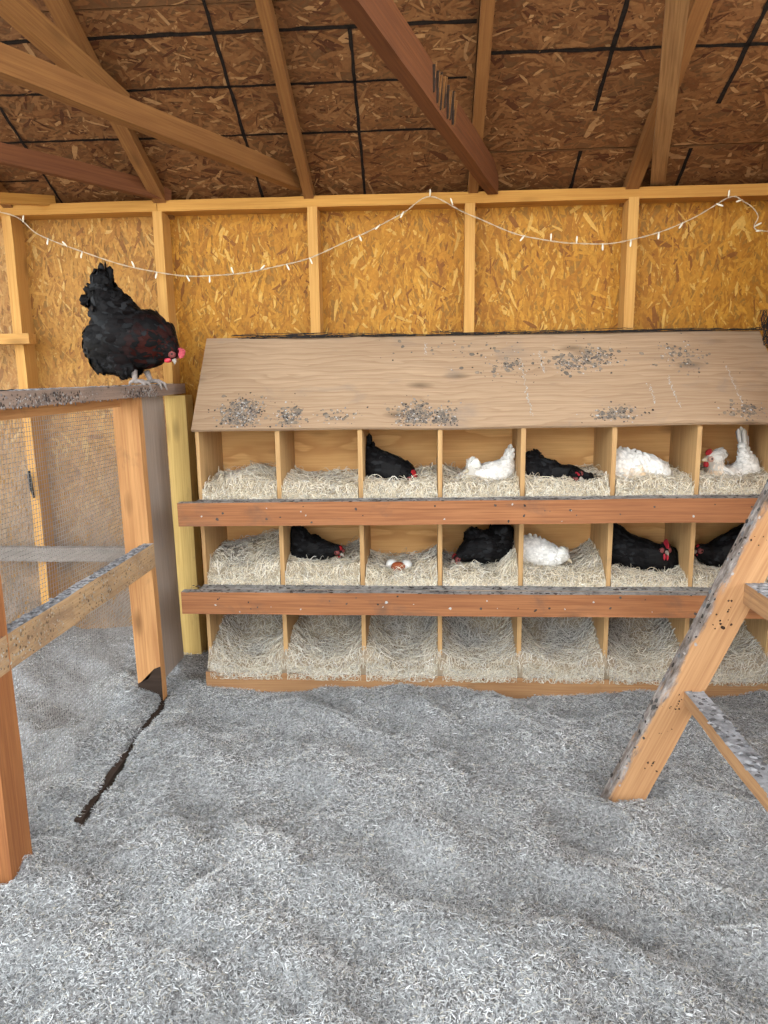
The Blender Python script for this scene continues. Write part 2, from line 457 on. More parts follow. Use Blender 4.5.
# roof --------------------------------------------------------------
SL = .495; CS = 1 / math.sqrt(1 + SL * SL)
def rz(y, z0): return z0 - SL * y
roof = empty('ceiling', (0, 0, 1.915), kind='structure')
dy = CS; dz = -SL * CS            # unit vector down the slope is (0, CS, -SL*CS); up the slope is (0,-CS, SL*CS)
# sheets: rows meet at the seams seen in the photograph
def sheet(x0, x1, ya, yb, seed):  # ya nearer the wall (larger y)
    lu = x1 - x0 - .004; lv = (ya - yb) / CS - .003
    O = (x0 + .002, ya, rz(ya, 0.0))
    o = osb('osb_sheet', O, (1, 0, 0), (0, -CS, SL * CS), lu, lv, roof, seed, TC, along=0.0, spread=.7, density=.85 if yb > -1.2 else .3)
    # U x V = (1,0,0)x(0,-c,s) = (0,-s,-c): faces down into the room
    return o
sheet(-3.0, -1.69, .2, -.66, 201); sheet(-1.69, .142, .2, -.66, 202); sheet(.142, 1.36, .2, -.117, 203); sheet(.142, 1.36, -.119, -.90, 204)
sheet(-3.0, -.50, -.66, -1.9, 205); sheet(-.50, 1.36, -.90, -1.9, 206); sheet(-.50, .142, -.66, -.90, 208)
sheet(-3.0, -.2, -1.9, -4.5, 207); sheet(-.2, 1.36, -1.9, -4.5, 209)  # unseen front run of the roof, lengthened to even out floor light
o = board('roofing', (-3.05, -2.15, rz(-2.15, 1.915) + .05), (1.45, -2.15, rz(-2.15, 1.915) + .05), 5.35, .02, M['sunken'], roof, up=Vector((0, SL * CS, CS)))  # unseen deck added to block sky light leaking through the sheet seams
# black marking lines printed on the sheets
def mark_line(a, b, w):
    n = max(4, int((Vector(b) - Vector(a)).length / .03)); rr = random.Random(int(a[0] * 1000 + a[1] * 77))
    a = Vector(a); b = Vector(b); d = (b - a).normalized(); nn = Vector((0, -SL * CS, -CS)); s = d.cross(nn)
    return a, b, n, rr, s, nn, w
bm = bmesh.new()
def mk(x0, y0, x1, y1, w=.011):
    w *= 1.2
    a = (x0, y0, rz(y0, 0.0)); b = (x1, y1, rz(y1, 0.0))
    a, b, n, rr, s, nn, w = mark_line(a, b, w)
    prev = None
    for i in range(n + 1):
        p = a.lerp(b, i / n) + nn * .0042 + s * rr.uniform(-.0016, .0016)
        ww = w * rr.uniform(.75, 1.2) / 2
        cur = (bm.verts.new(p - s * ww), bm.verts.new(p + s * ww))
        if prev: bm.faces.new((prev[0], prev[1], cur[1], cur[0]))
        prev = cur
mk(-1.9, -.580, .135, -.580); mk(.18, -.482, 1.35, -.470); mk(-1.9, -.410, .115, -.408, .008); mk(-1.9, -.232, .02, -.224, .008)
mk(-.636, -1.1, -.660, .08, .010); mk(-.238, -.582, -.256, .08, .009); mk(.565, -1.0, .545, -.27, .012); mk(.536, -.112, .533, .08, .010)
mk(.965, -1.0, .944, -.28, .012); mk(.921, -.108, .930, .08, .010); mk(-1.451, -.37, -1.461, -.15, .009); mk(-1.463, -.13, -1.475, .08, .008)
mk(-1.9, -.06, -1.50, -.06, .006)
bmesh.ops.recalc_face_normals(bm, faces=bm.faces)
o = bm_obj('marking_line', bm, M['tar'], roof); tag(o, 'black lines marked on the ceiling boards', kind='stuff')

def rafter(x, w, h, mat='rafter'):
    y0, y1 = .14, -4.45
    n = Vector((0, SL * CS, CS))
    p0 = Vector((x, y0, rz(y0, 1.912))) - n * (h / 2 + .006); p1 = Vector((x, y1, rz(y1, 1.912))) - n * (h / 2 + .006)
    return board('rafter', p0, p1, w, h, M[mat], roof, up=n)
for x, w in ((-2.9, .038), (-2.29, .038), (-1.67, .038), (-1.055, .05), (-.468, .038), (.160, .038), (.752, .050), (1.30, .038)):
    rafter(x, w, .040)
def brace(a, b, w, h, mat, up=(0, 0, 1), **k):
    return board('brace', a, b, w, h, M[mat], roof, up=up, **k)
def ext(a, b, t):   # extend beyond b
    a = Vector(a); b = Vector(b); return a + (b - a) * t
brace((-.49, .03, 1.925), ext((-.49, .03, 1.925), (-1.06, -1.06, 1.957), 1.9), .040, .068, 'rafter')          # long brace crossing the left corner
brace((-1.02, .02, 1.90), ext((-1.02, .02, 1.90), (-1.52, -.46, 1.95), 1.9), .034, .062, 'rafter_red')
brace((-1.50, .03, 1.888), ext((-1.50, .03, 1.888), (-1.64, -.24, 1.845), 3.6), .036, .036, 'plate')
brace((-1.00, -.42, 2.065), ext((-1.00, -.42, 2.065), (-1.115, -.88, 2.17), 2.2), .038, .075, 'rafter')
# heavy split plank in the middle
pI0 = Vector((.235, .0, 1.905)); pI1 = ext(pI0, (-.135, -1.256, 1.955), 1.55)
board('split_brace', pI0, pI1, .040, .100, M['rafter_red'], roof)
brace((.852, .03, 1.895), ext((.852, .03, 1.895), (.578, -1.00, 2.045), 1.5), .052, .040, 'rafter_grain')

# splintered notch on the heavy plank: torn slivers, and dark pieces painting shade as gaps
rr = random.Random(4)
dI = (pI1 - pI0).normalized(); sI = Vector((0, 0, 1)).cross(dI).normalized()
for nm, mt, cnt, lab in (('splinters', 'rafter', 9, 'torn splinters on the split plank'), ('gap_shade', 'sunken', 7, 'dark pieces painting the shade of splits in the plank')):
    bm = bmesh.new()
    for k in range(cnt):
        t = (.66 if nm == 'splinters' else .675) + (.026 if nm == 'splinters' else .034) * k + rr.uniform(-.008, .008)
        c0 = pI0 + dI * t + Vector((0, 0, rr.uniform(.004, .018)))
        L = rr.uniform(.05, .085); w = rr.uniform(.003, .007) if nm == 'splinters' else rr.uniform(.004, .009)
        e0, e1 = (.0215, .030) if nm == 'splinters' else (.0240, .0275)
        q = [c0 + dI * (-w) + Vector((0, 0, -L * .5)), c0 + dI * w * .4 + Vector((0, 0, -L * .6)), c0 + dI * w + Vector((0, 0, L * .48)), c0 + dI * (-w * .7) + Vector((0, 0, L * .54))]
        v = [bm.verts.new(p + sI * .016) for p in q] + [bm.verts.new(p + sI * (e0 if j < 2 else e1)) for j, p in enumerate(q)]
        for f in ((0, 1, 2, 3), (7, 6, 5, 4), (0, 4, 5, 1), (1, 5, 6, 2), (2, 6, 7, 3), (3, 7, 4, 0)): bm.faces.new([v[i] for i in f])
    bmesh.ops.recalc_face_normals(bm, faces=bm.faces)
    o = bm_obj(nm, bm, M[mt], roof); o.location = -roof.location; tag(o, lab, kind='stuff')

# ================================================================ NEST BOXES
YB = -.30
nest = empty('nest_box_unit', (.19, -.15, 0), label='wall of wooden nest boxes in three rows of seven under a sloping plywood lid', cat='nest box')
DX = [-.867, -.565, -.260, .032, .331, .653, .948, 1.245]
DX = [(-.865 if i == 0 else x) for i, x in enumerate(DX)]
def local(o): return o
# pentagonal side panels and rectangular dividers
for i, x in enumerate(DX):
    t = .014 if i in (0, 7) else .017
    pts = [(YB, -.02), (-.005, -.02), (-.005, 1.325), (YB, .995)] if i in (0, 7) else [(YB, .0), (-.012, .0), (-.012, 1.02 + .22), (YB, .994)]
    bm = bmesh.new()
    # local X must run up the panel so that the grain does: build in (z, y) and rotate
    v = [bm.verts.new((z, y, s * t / 2)) for s in (-1, 1) for (y, z) in pts]
    bm.faces.new(v[0:4][::-1]); bm.faces.new(v[4:8])
    for k in range(4): bm.faces.new((v[k], v[(k + 1) % 4], v[4 + (k + 1) % 4], v[4 + k]))
    bmesh.ops.recalc_face_normals(bm, faces=bm.faces)
    bmesh.ops.bevel(bm, geom=list(bm.edges), offset=.001, segments=1, affect='EDGES')
    o = bm_obj('side_panel' if i in (0, 7) else 'divider', bm, M['ply_div'], nest)
    # local (x,y,z) -> world (z', y, x): x->Z, z->-X
    o.matrix_local = Matrix.Translation(-nest.location) @ Matrix(((0, 0, -1, x), (0, 1, 0, 0), (1, 0, 0, 0), (0, 0, 0, 1)))
board('back_panel', (-.857, -.006, .66), (1.237, -.006, .66), .010, 1.3, M['ply_box'], nest, bevel=0)
for z0, z1 in ((.735, .750), (.405, .405)):
    for a, b in zip(DX[:-1], DX[1:]):
        za = z0 + (z1 - z0) * (a + .865) / 2.1
        board('shelf', (a + .009, -.155, za - .006), (b - .009, -.155, za - .006), .285, .012, M['shelf'], nest, bevel=0)
for z0, z1 in ((.735, .750), (.405, .405)):
    board('ledge', (-.872, -.332, z0 - .004), (1.255, -.332, z1 - .004), .060, .016, M['shelf'], nest)
board('perch_board', (-.921, -.381, .699), (1.262, -.381, .714), .038, .086, M['perch'], nest)
board('perch_board', (-.929, -.381, .3655), (1.262, -.381, .3625), .038, .084, M['perch'], nest)
board('base_board', (-.876, -.319, .026), (1.262, -.319, .010), .034, .084, M['base_board'], nest)
board('bottom_shelf', (-.858, -.155, .045), (1.238, -.155, .04), .29, .012, M['shelf'], nest)
# lid
a0 = Vector((-.880, -.317, 1.000)); a1 = Vector((-.898, -.004, 1.343)); b0 = Vector((1.262, -.317, 1.008)); b1 = Vector((1.252, -.004, 1.338))
bm = bmesh.new(); NN = (b0 - a0).cross(a1 - a0).normalized()
if NN.z < 0: NN = -NN
nu, nv = 40, 8; rows = []
for side in (0, 1):
    g = []
    for i in range(nu + 1):
        for j in range(nv + 1):
            u = i / nu; w = j / nv
            p = a0.lerp(b0, u).lerp(a1.lerp(b1, u), w)
            sag = .004 * math.sin(u * 9) * (1 - w) + .002 * math.sin(u * 23 + 1)
            g.append(bm.verts.new(p + NN * (sag * (1 if side == 0 else 1) - (.012 if side else 0))))
    rows.append(g)
ix = lambda i, j: i * (nv + 1) + j
for i in range(nu):
    for j in range(nv):
        bm.faces.new([rows[0][ix(i, j)], rows[0][ix(i + 1, j)], rows[0][ix(i + 1, j + 1)], rows[0][ix(i, j + 1)]])
        bm.faces.new([rows[1][ix(i, j)], rows[1][ix(i, j + 1)], rows[1][ix(i + 1, j + 1)], rows[1][ix(i + 1, j)]])
for i in range(nu):
    for j in (0, nv): bm.faces.new([rows[0][ix(i, j)], rows[1][ix(i, j)], rows[1][ix(i + 1, j)], rows[0][ix(i + 1, j)]])
for j in range(nv):
    for i in (0, nu): bm.faces.new([rows[0][ix(i, j)], rows[0][ix(i, j + 1)], rows[1][ix(i, j + 1)], rows[1][ix(i, j)]])
bmesh.ops.recalc_face_normals(bm, faces=bm.faces)
o = bm_obj('lid', bm, M['ply_roof'], nest, smooth=False); o.location = -nest.location
# rotate texture frame: the grain already runs along X

def blobs(name, pts, parent, label=None, flat=.25):
    """droppings: pts = (x,y,z, nx,ny,nz, radius, rgb)"""
    V = []; F3 = []; col = []; n = 0; rr = random.Random(len(pts))
    for (p, nn, rad, c) in pts:
        p = Vector(p); nn = Vector(nn).normalized(); t = nn.orthogonal().normalized(); b = nn.cross(t)
        k = 7; ang0 = rr.uniform(0, 6); ctr = p + nn * rad * flat
        V.append(ctr); col.append(c)
        st = rr.uniform(1, 1.8)
        for i in range(k):
            a = ang0 + 2 * PI * i / k; rad_i = rad * rr.uniform(.6, 1.25)
            V.append(p + t * math.cos(a) * rad_i + b * math.sin(a) * rad_i * st / 1.4); col.append(tuple(x * .85 for x in c))
        for i in range(k): F3.append((n, n + 1 + i, n + 1 + (i + 1) % k))
        n += k + 1
    V = np.array([tuple(v) for v in V])
    V = V - np.array(parent.location)
    o = np_obj(name, V, [np.array(F3)], np.array(col), M['crust'], parent)
    o['kind'] = 'stuff'
    if label: o['label'] = label
    return o
rr = random.Random(5)
GREY = [(.10, .085, .08), (.16, .14, .13), (.30, .28, .26), (.055, .045, .04), (.55, .53, .50)]
pts = []; patch = []
def lidp(x, w): return a0.lerp(b0, (x + .88) / 2.14).lerp(a1.lerp(b1, (x + .9) / 2.15), w) + NN * .0015 + NN * (.004 * math.sin((x + .88) / 2.14 * 9) * (1 - w) + .002 * math.sin((x + .88) / 2.14 * 23 + 1))
for (cx, cw, n, sx, sw) in ((-.70, .16, 90, .045, .09), (-.52, .13, 25, .03, .07), (-.06, .13, 60, .04, .08), (.045, .10, 30, .03, .06), (.66, .10, 26, .05, .05), (.62, .72, 30, .05, .08), (.52, .66, 25, .05, .06), (.30, .62, 16, .06, .08), (.93, .70, 20, .06, .1), (1.1, .12, 14, .05, .06), (.2, .8, 10, .2, .1), (-.35, .12, 10, .05, .05)):
    for _ in range(n):
        x = rr.gauss(cx, sx); w = min(.97, max(.02, rr.gauss(cw, sw)))
        if -.86 < x < 1.24: pts.append((lidp(x, w), NN, rr.uniform(.0015, .0048), rr.choice(GREY)))
        for _k in range(4):
            x = rr.gauss(cx, sx * .9); w = min(.97, max(.02, rr.gauss(cw, sw * .9)))
            if -.86 < x < 1.24: pts.append((lidp(x, w), NN, rr.uniform(.0012, .0036), rr.choice(GREY + [(.36, .27, .20)] * 3)))
        for _k in range(2):
            x = rr.gauss(cx, sx * .8); w = min(.93, max(.06, rr.gauss(cw, sw * .8)))
            if -.85 < x < 1.22: patch.append((lidp(x, w) - NN * .0008, NN, rr.uniform(.004, .010), rr.choice([(.27, .215, .165), (.33, .26, .195), (.20, .165, .135)])))
for (x, w0, w1) in ((.36, .10, .72), (.42, .55, .8), (.88, .15, .5), (.80, .2, .42), (1.1, .2, .6), (-.02, .78, .92)):   # white streaks running down
    w = w0
    while w < w1:
        pts.append((lidp(x + rr.gauss(0, .003) - .04 * (w - w0), w), NN, rr.uniform(.0014, .0032), (.56, .52, .46))); w += .010
blobs('droppings', pts, nest, 'grey and white droppings spattered on the lid')
blobs('stain', patch, nest, 'grey stains on the lid', flat=.04)
pts = []
for (y, z0, z1, n) in ((-.381, .742, .7572, 260), (-.381, .4075, .4045, 300), (-.335, .739, .754, 220), (-.335, .409, .409, 240)):
    for _ in range(n):
        x = rr.uniform(-.91, 1.25); z = z0 + (z1 - z0) * (x + .92) / 2.18
        pts.append(((x, y + rr.uniform(-.018, .018), z), (0, 0, 1), rr.uniform(.003, .009), rr.choice(GREY[:3] + GREY[2:4])))
for _ in range(70):
    x = rr.uniform(-.9, 1.2); zz = rr.choice((.695, .362)) + rr.uniform(-.03, .035)
    pts.append(((x, -.4005, zz + (.012 * (x + .92) / 2.18 if zz > .5 else 0)), (0, -1, 0), rr.uniform(.002, .006), rr.choice(GREY[:1] + GREY[3:])))
blobs('droppings', pts, nest, 'dried droppings on the perch boards')

# wood wool in every nest
def bedding_height(row, col, u, v):
    """u 0..1 across, v 0..1 from front to back; height above shelf"""
    s = row * 10 + col
    if row == 0:
        edge = np.minimum(u, 1 - u)
        h = .035 + .020 * v + .03 * (vnoise(u, v, .35, s) - .3) + .015 * np.exp(-edge / .12)
        if col == 0: h = h + .035 * np.exp(-((u - .55) / .28) ** 2)
        h *= np.clip(v / .10, .2, 1) ** .5
    elif row == 1:
        h0 = [.085, .075, .035, .040, .045, .030, .040][col]
        edge = np.minimum(u, 1 - u)
        h = h0 * (.6 + .5 * v) + .035 * (vnoise(u, v, .35, s) - .3) + .022 * np.exp(-edge / .14)
        if col == 0: h = h + .055 * np.clip(u, 0, 1) * v
        if col == 2: h = h + .03 * np.clip((u - .6) / .4, 0, 1) - .012 * np.exp(-((u - .4) / .2) ** 2)
        if col == 3: h = h + .05 * np.clip((u - .75) / .25, 0, 1)
        if col == 4: h = h + .05 * np.clip((u - .7) / .3, 0, 1) * v
        h *= np.clip(v / .12, .25, 1) ** .5
    else:
        rim = np.maximum(np.abs(u - .5) * 2, np.clip((v - .45) / .55, 0, 1))
        h = .045 + .085 * rim ** 2.2 * np.clip(.35 + v, 0, 1) + .025 * v + .03 * (vnoise(u, v, .3, s) - .3)
        h *= np.clip(v / .08, .55, 1) ** .6
    return np.maximum(h, .004)
def bedding(row, col):
    xa, xb = DX[col] + .011, DX[col + 1] - .011
    zb = [(.736 + .015 * (.5 * (xa + xb) + .865) / 2.1), .406, .052][row]
    ya, yb = [(-.302, -.016), (-.300, -.016), (-.330, -.016)][row]
    n1, n2 = 16, 16
    over = [0.0, .0, .012][row]
    def P(u, v):
        # the front of the heap may bulge past the divider edge
        vv = np.asarray(v, float); y = ya + (yb - ya) * vv
        bul = np.where(y < YB, over, 0)
        x = xa - bul + (xb - xa + 2 * bul) * u
        return x, y, zb + bedding_height(row, col, u, vv)
    U, Vv = np.meshgrid(np.linspace(0, 1, n1), np.linspace(0, 1, n2))
    x, y, z = P(U, Vv)
    top = np.stack([x, y, z], -1).reshape(-1, 3); bot = top.copy(); bot[:, 2] = zb + .001
    i = (np.arange(n2 - 1)[:, None] * n1 + np.arange(n1 - 1)[None]).ravel()
    F = [np.stack([i, i + 1, i + n1 + 1, i + n1], 1)]
    ring = list(range(n1)) + [k * n1 + n1 - 1 for k in range(1, n2)] + [(n2 - 1) * n1 + k for k in range(n1 - 2, -1, -1)] + [k * n1 for k in range(n2 - 2, 0, -1)]
    N0 = n1 * n2; q = [(a, ring[(k + 1) % len(ring)], ring[(k + 1) % len(ring)] + N0, a + N0) for k, a in enumerate(ring)]
    F.append(np.array(q)); F.append(np.stack([i + N0, i + n1 + N0, i + n1 + 1 + N0, i + 1 + N0], 1))
    Vb = np.vstack([top, bot]); 
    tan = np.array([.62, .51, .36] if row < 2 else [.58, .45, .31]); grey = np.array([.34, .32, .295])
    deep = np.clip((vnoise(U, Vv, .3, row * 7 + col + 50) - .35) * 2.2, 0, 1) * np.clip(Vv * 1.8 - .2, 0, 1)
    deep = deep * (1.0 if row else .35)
    cb = (tan * (1 - deep.reshape(-1, 1)) + grey * deep.reshape(-1, 1)) * .62  # mound colour darkened to paint the shaded gaps between strands
    Cb = np.vstack([cb, cb])
    # strands
    r = np.random.RandomState(400 + row * 10 + col)
    ns = [1900, 1900, 2200][row]; K = 8
    u = r.rand(ns); v = r.rand(ns) ** 1.15
    th = r.rand(ns) * 2 * PI; kap = r.randn(ns) * 30; step = (.030 + .05 * r.rand(ns)) / K
    x, y, _ = P(u, v); 
    lift = .001 + .012 * r.rand(ns) ** 2.2; wild = (r.rand(ns) < .07) * r.rand(ns) * .028
    pts = []
    for k in range(K):
        uu = np.clip((x - xa) / (xb - xa), 0, 1); vv = np.clip((y - ya) / (yb - ya), 0, 1)
        z = zb + bedding_height(row, col, uu, vv) + lift + wild * math.sin(k / (K - 1) * PI) + .002 * np.sin(k * 1.3 + th)
        # strands hanging over the front edge
        fr = np.clip(ya + .004 - y, 0, 1); z = z - fr * 1.6
        pts.append(np.stack([x, y, z], 1))
        x = np.clip(x + np.cos(th) * step, xa - over + .001, xb + over - .001); y = np.clip(y + np.sin(th) * step, ya - [.006, .008, .012][row], yb)
        th = th + kap * step + r.randn(ns) * .25
    pts = np.stack(pts, 1)                      # ns,K,3
    nf = int(ns * .30); uf = r.rand(nf); xf = xa + (xb - xa) * uf; hf = bedding_height(row, col, uf, np.full(nf, .03)); zf = zb + hf * r.rand(nf) * 1.05
    tf = r.rand(nf) * 2 * PI; kf = r.randn(nf) * 35; sf = (.02 + .03 * r.rand(nf)) / K; yf = ya - over * .3 - .001 - .007 * r.rand(nf)
    for k in range(K):
        pts[:nf, k] = np.stack([xf, yf - .004 * np.sin(k * .9 + tf), np.clip(zf, zb + .001 - .012 * (row == 2), None)], 1)
        xf = np.clip(xf + np.cos(tf) * sf, xa, xb); zf = zf + np.sin(tf) * sf; tf = tf + kf * sf
    v[:nf] = 0; u[:nf] = uf
    tangent = np.gradient(pts, axis=1); tangent /= np.linalg.norm(tangent, axis=2, keepdims=True) + 1e-9
    upv = r.randn(ns, 1, 3) * .5 + np.array([0, -.5, .8]); side = np.cross(tangent, upv); side /= np.linalg.norm(side, axis=2, keepdims=True) + 1e-9
    w = (.0006 + .0007 * r.rand(ns))[:, None, None]
    A = pts - side * w; B = pts + side * w
    Vs = np.stack([A, B], 2).reshape(-1, 3)
    b0_ = (np.arange(ns)[:, None] * K + np.arange(K - 1)[None]).ravel() * 2 + len(Vb)
    Fs = np.stack([b0_, b0_ + 1, b0_ + 3, b0_ + 2], 1)
    base = np.array([[.74, .64, .48], [.80, .73, .59], [.62, .51, .35], [.48, .44, .38], [.88, .83, .73]]) * (1.0 if row < 2 else .88)
    cc = base[r.choice(5, ns, p=[.32, .24, .18, .14, .12])]
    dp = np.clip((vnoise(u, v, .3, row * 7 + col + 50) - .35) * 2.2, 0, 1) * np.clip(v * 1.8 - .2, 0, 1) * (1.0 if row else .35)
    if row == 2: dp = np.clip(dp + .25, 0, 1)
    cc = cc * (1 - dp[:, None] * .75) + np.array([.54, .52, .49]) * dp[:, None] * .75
    cc = cc * (.85 + .3 * r.rand(ns))[:, None]
    Cs = np.repeat(cc, K * 2, 0)
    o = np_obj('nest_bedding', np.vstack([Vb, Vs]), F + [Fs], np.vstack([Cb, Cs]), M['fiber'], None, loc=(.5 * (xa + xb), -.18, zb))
    ordn = ['first', 'second', 'third', 'fourth', 'fifth', 'sixth', 'seventh'][col]
    rown = ['upper', 'middle', 'bottom'][row]
    extra = {(0, 0): 'heaped and empty, ', (1, 2): 'holding three eggs, ', (1, 0): 'piled highest against its divider, ', (0, 1): 'empty and flattened, '}.get((row, col), '')
    what = 'tan curly wood wool' if row < 2 else 'hollowed wood wool pad without a hen'
    tag(o, f'{what}, {extra}{ordn} box from left of the {rown} nest row', 'bedding', 'wood wool in the nest boxes', 'stuff')
    return o
for row in range(3):
    for col in range(7): bedding(row, col)

# ---------------------------------------------------------------- eggs
def egg(loc, ang, tilt, mat, label):
    bm = bmesh.new(); bmesh.ops.create_uvsphere(bm, u_segments=24, v_segments=14, radius=1)
    for v in bm.verts:
        x, y, z = v.co; k = 1 - .13 * x
        v.co = (x * .0285, y * .0205 * k, z * .0205 * k)
    o = bm_obj('egg', bm, M[mat], smooth=True, loc=loc); o.rotation_euler = (0, tilt, ang)
    return tag(o, label, 'egg', 'eggs in the middle row nest')
egg((-.156, -.150, .4515), .9, .1, 'egg_white', 'white egg lying behind and left of the brown egg')
egg((-.130, -.188, .4500), .1, -.1, 'egg_brown', 'glossy reddish brown egg between two white eggs')
egg((-.099, -.160, .4525), 1.9, .1, 'egg_white', 'white egg to the right of the brown egg in the nest')

